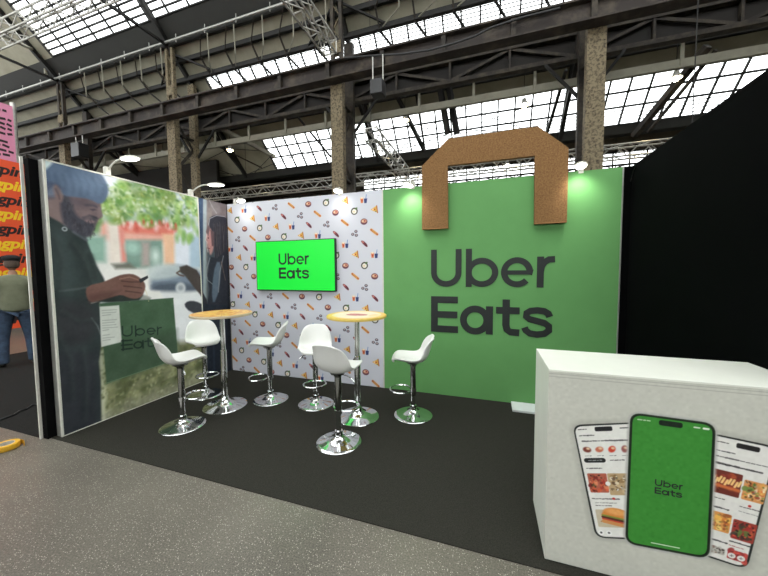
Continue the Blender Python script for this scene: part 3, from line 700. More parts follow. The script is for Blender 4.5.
# jacket
A.poly(Q([(40, 213), (47, 215), (60, 222), (74, 232), (86, 237), (90, 248), (97, 266), (104, 278), (106, 284), (97, 290), (100, 298), (101, 318), (102, 345), (99, 362), (101, 380), (101.5, 424), (100, 470), (40, 470)]), (44, 54, 54), .010)
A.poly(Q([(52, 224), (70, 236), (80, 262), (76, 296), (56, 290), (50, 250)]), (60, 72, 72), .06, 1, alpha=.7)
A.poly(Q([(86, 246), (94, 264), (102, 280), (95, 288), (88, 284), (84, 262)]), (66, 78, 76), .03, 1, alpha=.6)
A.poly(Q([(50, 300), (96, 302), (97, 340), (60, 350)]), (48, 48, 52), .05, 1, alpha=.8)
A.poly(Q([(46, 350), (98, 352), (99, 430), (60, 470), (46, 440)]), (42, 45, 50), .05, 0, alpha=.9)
A.line(Q([(60, 291), (78, 289), (88, 287)]), .012, (84, 92, 92), .012); A.line(Q([(74, 232), (80, 236), (87, 240)]), .02, (88, 92, 100), .012)
A.line(Q([(92, 318), (98, 326), (101, 334)]), .008, (110, 116, 116), .008); A.line(Q([(88, 300), (98, 303)]), .01, (26, 30, 32), .01)
A.line(Q([(92, 303), (112, 298), (122, 293)]), .01, (150, 156, 150), .008)
A.ell(*q(65, 229), .022, .022, (150, 158, 160), .004, ring=.012)
for i in range(110):
    u = g.uniform(64, 95); v = 198+(u-62)*.55+g.uniform(0, 24)
    if v > 236 or (u > 74 and v < 219): continue
    A.line(Q([(u, v), (u+g.uniform(-1.5, 1.5), v+g.uniform(1.5, 4))]), .008, [(38, 38, 46), (82, 78, 84), (50, 48, 56)][i % 3], .006, alpha=.5)
for i in range(16):
    u0 = 48+i*3.7; A.line(Q([(u0, 172+i*.5), (u0+2+i*.25, 182+i*.3), (u0+3, 193+i*.2)]), .012, [(72, 88, 112), (108, 128, 152)][i % 2], .012, alpha=.28)
for a_ in (((54, 240), (62, 262), (60, 290)), ((72, 244), (84, 262), (92, 284)), ((60, 312), (78, 322), (96, 320)), ((58, 340), (70, 360), (72, 400)), ((82, 350), (86, 380), (84, 420)), ((90, 256), (94, 268), (97, 280))):
    A.line(Q(a_), .03, (30, 36, 38), .03, alpha=.55); A.line(Q([(x+2.4, y-1) for x, y in a_]), .02, (72, 82, 80), .025, alpha=.4)
# bag
A.poly(Q([(100, 304), (173.6, 298.2), (178.5, 359), (107, 384)]), (66, 92, 68), .006)
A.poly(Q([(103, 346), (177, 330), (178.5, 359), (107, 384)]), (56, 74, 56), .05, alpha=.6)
A.line(Q([(100, 304), (173.6, 298.2)]), .008, (92, 120, 92), .004); A.line(Q([(104.6, 384), (178.5, 359)]), .006, (104, 128, 98), .004)
A.line(Q([(130, 302), (131.5, 296), (134, 292)]), .009, (206, 190, 150), .003); A.line(Q([(144, 287), (147, 293), (149, 301)]), .009, (206, 190, 150), .003)
A.poly(Q([(88, 296), (106, 292), (130, 291), (152, 297), (150, 300), (112, 303), (96, 302)]), (40, 48, 46), .012, 1)
A.poly(Q([(146, 291), (160, 291), (164, 298), (140, 300)]), (232, 232, 222), .012, 0, alpha=.6)
A.line(Q([(100, 304), (173.6, 298.2)]), .010, (60, 90, 66), .004)
# forearm and hand
A.poly(Q([(87, 286), (104, 282), (114, 277.5), (122, 274.5), (132, 273.6), (138, 276), (143, 280), (146, 285), (145, 291), (142, 297), (136, 299), (129, 298), (122, 294.5), (112, 297), (102, 300), (90, 303), (86, 294)]), (112, 82, 74), .007, 1)
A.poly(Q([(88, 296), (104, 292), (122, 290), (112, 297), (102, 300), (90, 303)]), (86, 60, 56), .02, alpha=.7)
for a, c in (((122, 281), (140, 282)), ((124, 286), (142, 288)), ((126, 291), (141, 293))): A.line(Q([a, ((a[0]+c[0])/2, a[1]+1), c]), .010, (66, 44, 42), .007)
A.line(Q([(120, 279), (130, 277), (139, 280)]), .008, (160, 122, 108), .006)
A.poly(Q([(139, 279.5), (148, 275.5), (148.6, 278), (141, 283)]), (44, 46, 52), .004)
# receipt
A.poly(Q([(100, 306.7), (119.4, 305.3), (122, 342), (101.7, 347)]), (196, 202, 192), .005)
for i in range(13):
    v = 310+i*2.5; l = g.uniform(.35, 1)
    if i in (3, 9): continue
    A.line(Q([(102.5+i*.08, v+.6), (102.5+i*.08+16*l, v-.4)]), .007, (128, 136, 130), .004, alpha=.8)
# lettering on the bag
o0 = q(122.2, 350.5); ox1 = q(162, 346); oy1 = q(121.6, 326.5)
ax = ((ox1[0]-o0[0])/1.365, (ox1[1]-o0[1])/1.365); ay = ((oy1[0]-o0[0])/1.016, (oy1[1]-o0[1])/1.016)
art_text(A, lambda p: o0[0]+p[0]*ax[0]+p[1]*ay[0], lambda p: o0[1]+p[0]*ax[1]+p[1]*ay[1], math.hypot(*ax), math.hypot(*ay), (22, 40, 32), .003)
gr = A.grain(1.6/255, .02, 4)+A.grain(3/255, .09, 5); A.C += gr[..., None]
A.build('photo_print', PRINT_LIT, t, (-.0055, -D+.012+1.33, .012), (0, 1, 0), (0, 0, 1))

# ---- unlit photo panel with the woman, between lightbox and corner
t = thing('photo_panel', 'narrow unlit photo panel of a dark-haired woman in the left corner', 'photo panel', (0, -.25, 0))
b = B(); box(b, -.085, -.012, YF+.006, -.001, .0065, H); obj('board', b, MAT['alu'], t, world=True)
A = Art(-.003-(YF+.008), H-.0075, 200); K = dict(yo=YF+.008, zo=.0075)
A.C[:] = np.array([142, 136, 134])/255.
def ek(u, v, ru, rv, c, blur=2, alpha=1.):
    x, y = q(u, v, **K); x1, _ = q(u+ru, v, **K); _, y1 = q(u, v-rv, **K); A.ell(x, y, abs(x1-x), abs(y1-y), c, blur*.012, 0, alpha)
A.poly(Q([(196, 170), (203.8, 170), (203.8, 400), (196, 400)], **K), (54, 72, 100), .006)
A.poly(Q([(203.8, 170), (207.5, 170), (207.5, 400), (203.8, 400)], **K), (160, 172, 178), .012)
A.poly(Q([(207.5, 170), (232, 170), (232, 260), (207.5, 260)], **K), (132, 120, 122), .02)
ek(216, 208, 5, 6, (146, 136, 138)); ek(211, 222, 2, 12, (150, 140, 134))
A.line(Q([(208, 196), (213, 207), (217, 213)], **K), .012, (180, 176, 176), .01)
A.poly(Q([(207.5, 240), (232, 250), (232, 400), (207.5, 400)], **K), (72, 78, 88), .03)
A.poly(Q([(209, 222), (211, 216.5), (218, 215), (226, 217), (231, 222), (231, 300), (222, 296), (216, 262), (214, 240), (211, 230)], **K), (46, 46, 56), .01, 1)
A.line(Q([(209, 226), (210.5, 218.5), (217, 215.5), (225, 216.5)], **K), .007, (196, 196, 204), .006)
A.poly(Q([(207, 232), (209, 228), (212, 229), (214.5, 240), (214, 250), (211, 256), (209.5, 250), (207.5, 244)], **K), (184, 134, 132), .016, 1)
A.line(Q([(208, 232), (206.3, 240), (207.6, 242), (207.4, 246), (208.6, 252)], **K), .008, (226, 196, 190), .008)
A.poly(Q([(211, 230), (215, 232), (214.6, 246), (212.5, 246)], **K), (96, 72, 76), .012)
A.line(Q([(208, 248), (210.5, 248.6)], **K), .01, (120, 60, 64), .006)
for k_ in range(26): A.line(Q([(214+k_*.62, 222+(k_ % 5)), (214.5+k_*.6+2*math.sin(k_), 240+(k_ % 4)*2), (215+k_*.6+1.6*math.sin(k_*2+1), 256+(k_ % 6))], **K), .008, [(76, 72, 80), (34, 32, 40), (100, 88, 84), (54, 52, 62)][k_ % 4], .006, alpha=.7)
A.poly(Q([(206.5, 232), (208.5, 224), (210.5, 228), (209, 236)], **K), (110, 88, 92), .008)
A.ell(*q(209, 238, **K), .01, .01, (66, 44, 48), .006)
A.poly(Q([(211, 257), (218, 258), (231, 246), (231, 400), (207, 400), (207, 310), (210, 290), (208, 276)], **K), (40, 44, 54), .01)
A.poly(Q([(216, 262), (222, 262), (220, 290), (214, 306), (212, 290)], **K), (98, 112, 128), .014, 1)
A.line(Q([(210.5, 258), (206.5, 272), (208, 280), (213, 284)], **K), .009, (150, 156, 160), .008)
A.line(Q([(224, 256), (220.5, 272), (219, 292)], **K), .011, (156, 158, 160), .01)
A.line(Q([(222, 262), (226, 280)], **K), .01, (120, 100, 90), .01)
A.poly(Q([(196, 280), (200, 286), (207.5, 300), (209, 312), (200, 306), (196, 300)], **K), (44, 44, 52), .01)
A.poly(Q([(196, 303), (232, 306), (232, 400), (203, 400), (203, 330), (196, 320)], **K), (34, 42, 54), .01)
A.line(Q([(206.5, 320), (207, 376)], **K), .012, (118, 140, 154), .01); A.line(Q([(214, 320), (215, 372)], **K), .02, (52, 64, 80), .02)
A.poly(Q([(228, 200), (233, 200), (233, 400), (228, 400)], **K), (24, 26, 32), .01, alpha=.6)
A.C += A.grain(3/255, .03, 8)[..., None]
A.build('photo_print', PRINT, t, (-.0115, YF+.008+.25, .0075), (0, 1, 0), (0, 0, 1))

# ---- company lettering on the green wall
t = thing('wall_lettering', 'two lines of big black letters on the plain green wall', 'lettering', (3.85, 0, .8))
lettering(t, MAT['letter'], lambda x, y, d: (3.16+x, -.0015-d, .8+y), 1, 1, .004)

# ---- screen
t = thing('wall_screen', 'flat screen lit bright green with two lines of black letters on the patterned wall', 'screen', (1.22, -.03, 1.64))
x0, x1, z0_, z1_ = .566, 1.872, 1.284, 2.005
b = B(); box(b, x0, x1, -.06, -.012, z0_, z1_); obj('frame', b, MAT['blackplastic'], t, world=True, bevel=.004)
b = B(); box(b, x0+.012, x1-.012, -.0615, -.059, z0_+.014, z1_-.012); obj('display', b, MAT['tvgreen'], t, world=True)
b = B(); box(b, 1.0, 1.44, -.012, -.001, 1.45, 1.85); obj('wall_mount', b, MAT['blackplastic'], t, world=True)
lettering(t, MAT['letter'], lambda x, y, d: (.966+x, -.0618-d, 1.462+y), .366, .352, .001)

# ---- cork handle
t = thing('carrier_handle', 'giant cork-textured bag handle fixed to the top of the green wall', 'handle', (3.84, -.06, 2.07))
out = [(3.058, 2.068), (3.058, 2.822), (3.368, 3.099), (4.322, 3.099), (4.618, 2.834), (4.618, 2.068), (4.304, 2.068), (4.296, 2.793), (3.364, 2.793), (3.372, 2.068)]
b = B(); prism(b, out, 1, -.062, -.012); obj('board', b, MAT['cork'], t, world=True)
b = B()
for x0, x1 in ((3.058, 3.372), (4.304, 4.618)): box(b, x0, x1, -.063, -.012, 2.062, 2.068)
obj('bottom_edge', b, MAT['corkedge'], t, world=True)
b = B()
for x0 in (3.2, 4.46):
    box(b, x0-.04, x0+.04, -.012, .0, 2.15, 2.5)
obj('wall_bracket', b, MAT['alu'], t, world=True)

# ================================================================== ARM LAMPS
def arm_lamp(lb, base, head, n):
    base = Vector(base); head = Vector(head); d = head-base; L = d.length; n = Vector(n)
    t = thing('arm_spotlight', lb, 'lamp', tuple(base), 0, 'arm spot lamps on the wall tops')
    b = B(); bar(b, (0, 0, -.05), (0, 0, .045), .05, .05); obj('clamp', b, MAT['whitepaint'], t, bevel=.006)
    pts = []
    for i in range(9):
        f = i/8; pts.append(d*(f*.86)+Vector((0, 0, .05*math.sin(PI*f))))
    obj('arm', tube(B(), pts, .009, 8), MAT['whitepaint'], t, smooth=True)
    dh = Vector((d.x, d.y, 0)).normalized(); s = Vector((-dh.y, dh.x, 0))
    b = B(); c = d
    M3 = Matrix((dh, s, Vector((0, 0, 1)))).transposed().to_4x4()
    hb = lathe(B(), [(0, .018), (.07, .015), (.1, .004), (.1, -.008), (0, -.010)], 28)
    bmesh.ops.scale(hb, vec=(1.15, .55, 1), verts=hb.verts); bmesh.ops.transform(hb, matrix=Matrix.Translation(c) @ M3, verts=hb.verts)
    obj('head', hb, MAT['whitepaint'], t, smooth=True)
    lb_ = lathe(B(), [(0, -.0105), (.09, -.0105), (.088, -.016), (0, -.017)], 24)
    bmesh.ops.scale(lb_, vec=(1.15, .55, 1), verts=lb_.verts); bmesh.ops.transform(lb_, matrix=Matrix.Translation(c) @ M3, verts=lb_.verts)
    obj('lens', lb_, MAT['ledhead'], t, smooth=True)
    ld = bpy.data.lights.new('spot', 'SPOT'); ld.energy = n.x; ld.spot_size = R(120); ld.spot_blend = .9; ld.shadow_soft_size = .06; ld.color = (1, .98, .93)
    lo = bpy.data.objects.new('lamp_light', ld); COL.objects.link(lo); lo.parent = t; lo.location = c+Vector((0, 0, -.03))
    tgt = -dh*(.55)+Vector((0, 0, -1)); lo.rotation_euler = tgt.to_track_quat('-Z', 'Y').to_euler()
pz = lambda u, v, x: at(u, v, 0, x)
arm_lamp('white arm lamp over the photo wall above the printed beanie', (-.02, -1.58, 2.64), pz(130, 158, .28), (10, 0, 0))
arm_lamp('white arm lamp over the far end of the photo wall', (-.02, -.60, 2.64), pz(216, 184.5, .30), (10, 0, 0))
arm_lamp('white arm lamp at the left end of the patterned wall', (.15, .02, 2.625), at(241, 200.5, 1, -.16), (3.5, 0, 0))
arm_lamp('white arm lamp on the patterned wall near its seam with the green wall', (1.93, .02, 2.625), at(338, 190.5, 1, -.16), (3.5, 0, 0))
arm_lamp('white arm lamp just left of the cork handle', (2.93, .02, 2.625), at(408, 184.5, 1, -.17), (15, 0, 0))
arm_lamp('white arm lamp just right of the cork handle', (4.75, .02, 2.625), at(581, 165, 1, -.17), (15, 0, 0))

# ================================================================== STOOLS
def seat_shell():
    prof = [(.206, .000, .112), (.213, .010, .138), (.202, .016, .158), (.17, .014, .176), (.10, .002, .190), (.02, -.012, .197), (-.06, -.014, .200), (-.12, .004, .200), (-.160, .050, .197), (-.182, .110, .188), (-.196, .17, .172), (-.210, .215, .155), (-.222, .248, .130), (-.228, .262, .095)]
    n = 15; bm = B(); rows = []
    for k, (y, z, hw) in enumerate(prof):
        f = k/(len(prof)-1); row = []
        for i in range(n):
            u = -1+2*i/(n-1); x = hw*math.sin(u*PI/2)**1 if False else hw*u*(1.0+.0*abs(u))
            lift = .045*abs(u)**2.6*max(0, min(1, (f+.06)*2.4, (.85-f)*3))
            fw = .075*abs(u)**2.4*max(0, 1-abs(f-.68)*2.4)
            dip = -.012*(1-u*u)*max(0, 1-abs(f-.4)*3)
            corner = 0
            if f > .9: corner = -.03*abs(u)**4
            row.append(bm.verts.new((x, y+fw+(-.02*abs(u)**3 if k < 4 else 0), z+lift+dip+corner)))
        rows.append(row)
    for a, b in zip(rows, rows[1:]):
        for i in range(n-1): bm.faces.new((a[i], a[i+1], b[i+1], b[i]))
    return bm
def make_stool():
    t = thing('bar_stool', 'x', 'bar stool', (0, 0, 0), 0, 'white bar stools round the two high tables')
    s = obj('seat', seat_shell(), MAT['shell'], t, smooth=True)
    m = s.modifiers.new('solid', 'SOLIDIFY'); m.thickness = .020; m.offset = -1
    m = s.modifiers.new('sub', 'SUBSURF'); m.levels = m.render_levels = 2
    s.location = (0, .0, .70)
    obj('seat_plate', lathe(B(), [(0, -.03), (.07, -.03), (.066, -.040), (.040, -.048), (.032, -.07), (0, -.07)], 24, (0, 0, .70)), MAT['darkchrome'], t, smooth=True)
    obj('upper_tube', lathe(B(), [(0, .66), (.030, .66), (.030, .32), (.028, .31), (0, .31)], 24), MAT['darkchrome'], t, smooth=True)
    obj('lower_tube', lathe(B(), [(0, .325), (.024, .325), (.024, .09), (0, .09)], 24), MAT['chrome'], t, smooth=True)
    obj('collar', lathe(B(), [(0, .112), (.036, .112), (.038, .09), (.034, .075), (0, .075)], 24), MAT['chrome'], t, smooth=True)
    obj('base', lathe(B(), [(0, .085), (.030, .085), (.036, .07), (.052, .052), (.085, .036), (.13, .024), (.175, .016), (.2, .011), (.205, .006), (.203, 0.001), (0, .001)], 48), MAT['chrome'], t, smooth=True)
    pts = [(.0, .03, .30)]+[(.125*math.sin(a), .135-.11*math.cos(a), .285) for a in [R(20+i*320/22) for i in range(23)]]+[(0, .03, .30)]
    f = obj('footrest', tube(B(), pts[1:-1], .009, 8), MAT['chrome'], t, smooth=True)
    b = B(); tube(b, [(0, .02, .285), (.043, .032, .285)], .009, 8); tube(b, [(0, .02, .285), (-.043, .032, .285)], .009, 8); lathe(b, [(.0245, .305), (.034, .303), (.034, .268), (.0245, .266)], 20)
    obj('footrest_clamp', b, MAT['chrome'], t, smooth=True)
    obj('height_lever', tube(B(), [(.03, 0, .655), (.09, .0, .652), (.13, 0, .640), (.165, .0, .615), (.175, 0, .60)], .005, 6), MAT['chrome'], t, smooth=True)
    return t
stool0 = make_stool()
def face(dx, dy): return math.atan2(dy, dx)-PI/2
STOOLS = [((.904, -1.578), face(.45, .9), -.03, 'white bar stool at the front left, its back turned to the photo wall bag'),
          ((.432, -.886), face(.85, -.52), .0, 'white bar stool behind the left table, backrest against the corner photo panel'),
          ((1.334, -.77), face(-.85, -.50), .015, 'white bar stool right of the left table, seen side-on before the patterned wall'),
          ((1.926, -.712), face(.45, -.9), -.025, 'white bar stool facing the camera in front of the patterned wall'),
          ((2.554, -1.369), face(.12, 1), .01, 'nearest white bar stool, seen from its back in front of the right table'),
          ((3.079, -.647), face(-.97, -.23), -.06, 'white bar stool standing alone before the green wall')]
for i, ((x, y), rz, dz, lb) in enumerate(STOOLS):
    s = stool0 if i == 0 else copy_tree(stool0)
    s.location = (x, y, .0065); s.rotation_euler = (0, 0, rz); s['label'] = lb
    for ch in [k for k in bpy.data.objects if k.parent == s]:
        n = ch.name.split('.')[0]
        if n in ('seat', 'seat_plate', 'height_lever'): ch.location.z += dz
        if n == 'upper_tube': ch.location.z += dz

# ================================================================== HIGH TABLES
def make_table(lb, loc, top, h, rt, rb):
    t = thing('bar_table', lb, 'table', loc, 0, 'round high tables')
    obj('tabletop', lathe(B(), [(0, h-.030), (rt-.012, h-.030), (rt-.003, h-.026), (rt, h-.015), (rt-.003, h-.004), (rt-.010, h-.001), (0, h-.001)], 64), MAT['rimA'] if top == 0 else MAT['rimB'], t, smooth=True)
    A = Art(2*rt-.016, 2*rt-.016, 420); c = rt-.008; g = np.random.default_rng(11+top)
    if top == 0:
        A.C[:] = np.array([240, 190, 96])/255.
        A.ell(c, c, c*.96, c*.96, (206, 132, 60), .01); A.ell(c, c, c*.9, c*.9, (236, 190, 92), .008)
        for i in range(120):
            a = g.uniform(0, 2*PI); r = c*.86*math.sqrt(g.uniform(0, 1)); col = [(240, 212, 126), (224, 156, 62), (208, 122, 50), (238, 196, 92), (240, 218, 150), (196, 112, 48)][g.integers(6)]
            A.ell(c+r*math.cos(a), c+r*math.sin(a), g.uniform(.01, .045), g.uniform(.008, .03), col, .006, g.uniform(0, 3), .8)
        for k in range(8): A.line([(c, c), (c+c*.93*math.cos(k*PI/4), c+c*.93*math.sin(k*PI/4))], .004, (196, 120, 56))
    else:
        A.C[:] = np.array([226, 182, 70])/255.
        A.ell(c, c, c*.84, c*.84, (236, 216, 160), .008); A.ell(c, c, c*.76, c*.76, (232, 222, 188), .006)
        A.ell(c*1.62, c*.98, c*.14, c*.3, (244, 196, 130), .01, 0, .8)
        A.poly([(c*.62, c*1.02), (c*.9, c*1.24), (c*1.34, c*1.16), (c*1.42, c*.86), (c*.95, c*.72), (c*.7, c*.8)], (176, 62, 56), .006, 1)
        for i in range(16): A.ell(c*(1+g.uniform(-.3, .3)), c*(.98+g.uniform(-.18, .18)), .012, .008, [(176, 60, 60), (230, 140, 120)][i % 2], .005)
    A.build('top_print', PRINT_TABLE, t, (-c, -c, h), (1, 0, 0), (0, 1, 0), shape=lambda X, Y: (X-c)**2+(Y-c)**2 <= (c)**2)
    obj('mounting_plate', lathe(B(), [(0, h-.030), (.1, h-.030), (.1, h-.036), (.04, h-.055), (0, h-.055)], 24), MAT['chrome'], t, smooth=True)
    obj('upper_pole', lathe(B(), [(0, h-.05), (.026, h-.05), (.026, .60), (0, .60)], 24), MAT['chrome'], t, smooth=True)
    obj('lower_pole', lathe(B(), [(.027, .66), (.033, .655), (.033, .08), (0, .08)], 24), MAT['chrome'], t, smooth=True)
    obj('base', lathe(B(), [(0, .12), (.034, .12), (.044, .09), (.06, .065), (.09, .043), (.14, .027), (rb-.03, .016), (rb-.004, .010), (rb, .005), (rb-.002, .001), (0, .001)], 52), MAT['chrome'], t, smooth=True)
MAT['rimA'] = mat('pale_wood_rim', (206, 190, 160), .5, noise=(14, (196, 178, 146), .4, .7)); MAT['rimB'] = mat('yellow_rim', (216, 186, 92), .5, noise=(14, (230, 200, 104), .4, .7))
make_table('round high table with a golden pizza-like top at the left, chrome foot', (.942, -1.077, .0065), 0, 1.09, .325, .235)
make_table('round high table with a yellow-rimmed cream top and red centre at the right', (2.525, -.86, .0065), 1, 1.10, .315, .225)

# ================================================================== COUNTER
kx0, kx1, ky0, ky1, kh = 4.133, 5.185, -2.067, -1.62, 1.049
t = thing('counter', 'white rectangular welcome counter printed with three phones at the right', 'counter', (4.63, ky0, 0))
b = B(); box(b, kx0, kx0+.03, ky0+.004, ky1, .012, kh-.010); obj('side_panel', b, MAT['white'], t, world=True)
b = B(); box(b, kx1-.03, kx1, ky0+.004, ky1, .012, kh-.010); obj('side_panel', b, MAT['white'], t, world=True)
b = B(); box(b, kx0+.03, kx1-.03, ky1-.03, ky1, .012, kh-.010); obj('back_panel', b, MAT['white'], t, world=True)
b = B(); box(b, kx0, kx1, ky0-.001, ky1, kh-.009, kh); obj('top', b, MAT['white'], t, world=True, bevel=.001)
b = B(); box(b, kx0+.03, kx1-.03, ky0+.03, ky1-.03, .0065, .05); obj('plinth', b, MAT['blackgap'], t, world=True)
cw = kx1-kx0; ch_ = kh-.010-.012
A = Art(cw, ch_, 440); A.C[:] = np.array([196, 196, 185])/255.
for z_ in (.011, .026): A.line([(0, ch_-z_), (cw, ch_-z_)], .003, (160, 160, 150), .0015)
def c(u, v):
    p = at(u, v, 1, ky0); return (p[0]-kx0, p[2]-.012)
def cz(L): return [c(560+x/2.9375, 380+y/2.9375) for x, y in L]
def rrect(P, r, n=6):
    """rounded quad"""
    out = []; P = [np.array(p) for p in P]
    for i in range(4):
        p, a, b_ = P[i], P[i-1], P[(i+1) % 4]; da = (a-p)/np.linalg.norm(a-p); db = (b_-p)/np.linalg.norm(b_-p)
        s, e = p+da*r, p+db*r
        for k in range(n+1):
            f = k/n; out.append(tuple((1-f)**2*s+2*f*(1-f)*p+f*f*e))
    return out
def bil(P, u, v):
    P = [np.array(p) for p in P]; return tuple((P[0]*(1-u)+P[1]*u)*(1-v)+(P[3]*(1-u)+P[2]*u)*v)
def phone(corners, body, r=.045):
    # corners TL TR BR BL in counter metres
    cen = np.mean(corners, 0)
    def grow(d): return [tuple(np.array(p)+np.sign(np.array(p)-cen)*d) for p in corners]
    A.poly(rrect(grow(.012), r+.01), (150, 148, 140), .02, alpha=.6)
    A.poly(rrect(grow(.002), r), (30, 34, 32)); A.poly(rrect(grow(-.006), r-.006), body)
def dish(u0, v0, u1, v1, P, cols, seed, blob_=26, base=(196, 150, 110)):
    g = np.random.default_rng(seed); qd = [bil(P, u0, v0), bil(P, u1, v0), bil(P, u1, v1), bil(P, u0, v1)]
    A.poly(rrect(qd, .006, 3), base)
    for i in range(blob_):
        a, b_ = g.uniform(.08, .92), g.uniform(.1, .9); p = bil(qd, a, b_)
        A.ell(p[0], p[1], g.uniform(.006, .016), g.uniform(.004, .011), cols[g.integers(len(cols))], .002, g.uniform(0, 3), .85)
    for i in range(blob_):
        a, b_ = g.uniform(.06, .94), g.uniform(.08, .92); p = bil(qd, a, b_)
        cc = np.array(cols[g.integers(len(cols))])*g.choice([.45, .7, 1.12]); A.ell(p[0], p[1], g.uniform(.003, .007), g.uniform(.002, .005), tuple(np.minimum(cc, 245)), .0015, g.uniform(0, 3), .8)
    return qd
def tl(P, u0, v, u1, w=.005, col=(50, 50, 46), seed=0):
    w = w*1.2
    g = np.random.default_rng(int(seed+v*1000)); x = u0
    while x < u1:
        l = g.uniform(.02, .06); A.line([bil(P, x, v+g.uniform(-.002, .002)), bil(P, min(x+l, u1), v)], w*g.uniform(.5, 1), col, .0012, alpha=.75); x += l+.022
# left phone (its right part hides behind the green one)
LP = cz([(38, 133), (232, 125), (262, 470), (106, 462)])
phone(LP, (228, 227, 221))
A.poly(rrect([bil(LP, .33, .022), bil(LP, .60, .022), bil(LP, .60, .062), bil(LP, .33, .062)], .008), (34, 34, 36))
tl(LP, .07, .04, .2, .004); A.line([bil(LP, .72, .04), bil(LP, .92, .04)], .005, (60, 60, 60))
tl(LP, .07, .095, .3, .006, (40, 40, 40)); tl(LP, .1, .145, .85, .007, (60, 60, 58))
g = np.random.default_rng(2)
for k, cc in enumerate([(120, 58, 46), (196, 110, 84), (206, 66, 44), (150, 92, 88)]):
    p = bil(LP, .15+.2*k, .22); A.ell(p[0], p[1], .018, .014, cc, .003, .5*k); A.ell(p[0]+.004, p[1]+.006, .008, .006, (226, 196, 160), .003); tl(LP, .1+.2*k, .275, .2+.2*k, .003)
A.line([bil(LP, .11, .315), bil(LP, .38, .315)], .024, (30, 32, 32)); tl(LP, .14, .315, .36, .004, (200, 200, 200)); tl(LP, .5, .315, .72, .005)
tl(LP, .08, .385, .34, .005, (40, 40, 40))
dish(.07, .43, .40, .60, LP, [(160, 52, 42), (206, 96, 66), (120, 40, 36), (226, 140, 100), (96, 84, 50)], 1, base=(176, 96, 76))
dish(.41, .43, .97, .62, LP, [(232, 220, 190), (150, 120, 80), (206, 180, 140), (96, 70, 50), (240, 232, 214)], 2, 34, base=(186, 160, 120))
A.ell(*bil(LP, .40, .52), .011, .011, (236, 232, 226))
tl(LP, .08, .655, .55, .006, (50, 46, 44)); A.ell(*bil(LP, .46, .652), .007, .006, (190, 60, 50)); tl(LP, .12, .69, .5, .004, (110, 108, 104)); tl(LP, .12, .715, .4, .004, (70, 60, 58))
qd = dish(.09, .75, .97, .905, LP, [(214, 130, 60), (232, 154, 84)], 3, 4, base=(198, 186, 160))
bx, by = bil(qd, .42, .5); s_ = .060
A.ell(bx, by+.022, s_, .032, (214, 134, 62), .003); A.ell(bx-.005, by+.033, s_*.7, .016, (232, 166, 96), .006); A.line([(bx-s_, by+.004), (bx+s_, by+.001)], .010, (120, 140, 60)); A.line([(bx-s_, by-.005), (bx+s_, by-.008)], .012, (92, 48, 36)); A.line([(bx-s_, by-.014), (bx+s_, by-.018)], .007, (206, 70, 50)); A.line([(bx-s_*.9, by-.026), (bx+s_*.9, by-.030)], .018, (204, 142, 84))
for k in (.12, .27, .62): A.ell(*bil(LP, k, .955), .013, .012, (240, 240, 236)); A.ell(*bil(LP, k, .955), .005, .005, (70, 70, 70), .002)
# right phone
RP = cz([(452, 160), (640, 196), (552, 556), (425, 520)])
RP = cz([(410, 150), (640, 198), (548, 556), (372, 498)])
phone(RP, (226, 224, 218))
A.poly(rrect([bil(RP, .50, .03), bil(RP, .80, .03), bil(RP, .80, .07), bil(RP, .50, .07)], .008), (30, 28, 28))
tl(RP, .22, .05, .4, .005); tl(RP, .25, .12, .5, .005, (40, 40, 40)); tl(RP, .25, .165, .95, .006, (60, 60, 58)); tl(RP, .26, .22, .9, .009, (36, 34, 34))
qd = dish(.24, .27, .66, .46, RP, [(150, 60, 44), (120, 44, 34), (180, 84, 50)], 4, 20, base=(110, 48, 38))
for k in range(9): p = bil(qd, .06+.11*k, .42+.05*math.sin(k*2)); A.line([(p[0]-.004, p[1]-.012), (p[0]+.005, p[1]+.010)], .009, (240, 200, 130), .002)
A.line([bil(qd, .05, .66), bil(qd, .95, .70)], .014, (206, 110, 62), .004)
dish(.69, .30, 1.0, .46, RP, [(206, 110, 60), (232, 170, 90), (150, 60, 40), (110, 140, 70), (240, 220, 180)], 5, 26, base=(214, 150, 90))
tl(RP, .26, .50, .48, .004); tl(RP, .70, .52, .98, .005, (50, 46, 44)); tl(RP, .70, .56, .98, .003, (110, 108, 104)); A.ell(*bil(RP, .83, .50), .006, .006, (190, 60, 50))
tl(RP, .3, .575, .55, .007, (40, 40, 40)); A.ell(*bil(RP, .93, .655), .010, .009, (240, 240, 236))
dish(.26, .61, .62, .765, RP, [(222, 160, 70), (206, 120, 56), (236, 206, 120), (150, 80, 44), (240, 190, 90)], 6, 26, base=(216, 150, 80))
dish(.65, .63, 1.0, .79, RP, [(150, 40, 40), (70, 60, 50), (96, 120, 60), (206, 90, 60), (60, 44, 40)], 7, 26, base=(156, 60, 50))
tl(RP, .66, .815, .98, .006, (40, 40, 40)); tl(RP, .66, .85, .9, .004, (150, 60, 56)); tl(RP, .3, .845, .62, .007, (40, 40, 40))
dish(.34, .895, .62, .95, RP, [(150, 148, 140), (190, 186, 176), (120, 90, 80)], 8, 12, base=(186, 180, 170)); dish(.66, .88, .97, .96, RP, [(150, 50, 50), (206, 80, 70)], 9, 16, base=(176, 66, 64))
for k in (.73, .88): A.ell(*bil(RP, k, .93), .014, .013, (226, 222, 216)); x_, y_ = bil(RP, k, .93); A.line([(x_-.006, y_), (x_+.006, y_)], .003, (120, 116, 112)); A.line([(x_, y_-.005), (x_, y_+.005)], .003, (120, 116, 112))
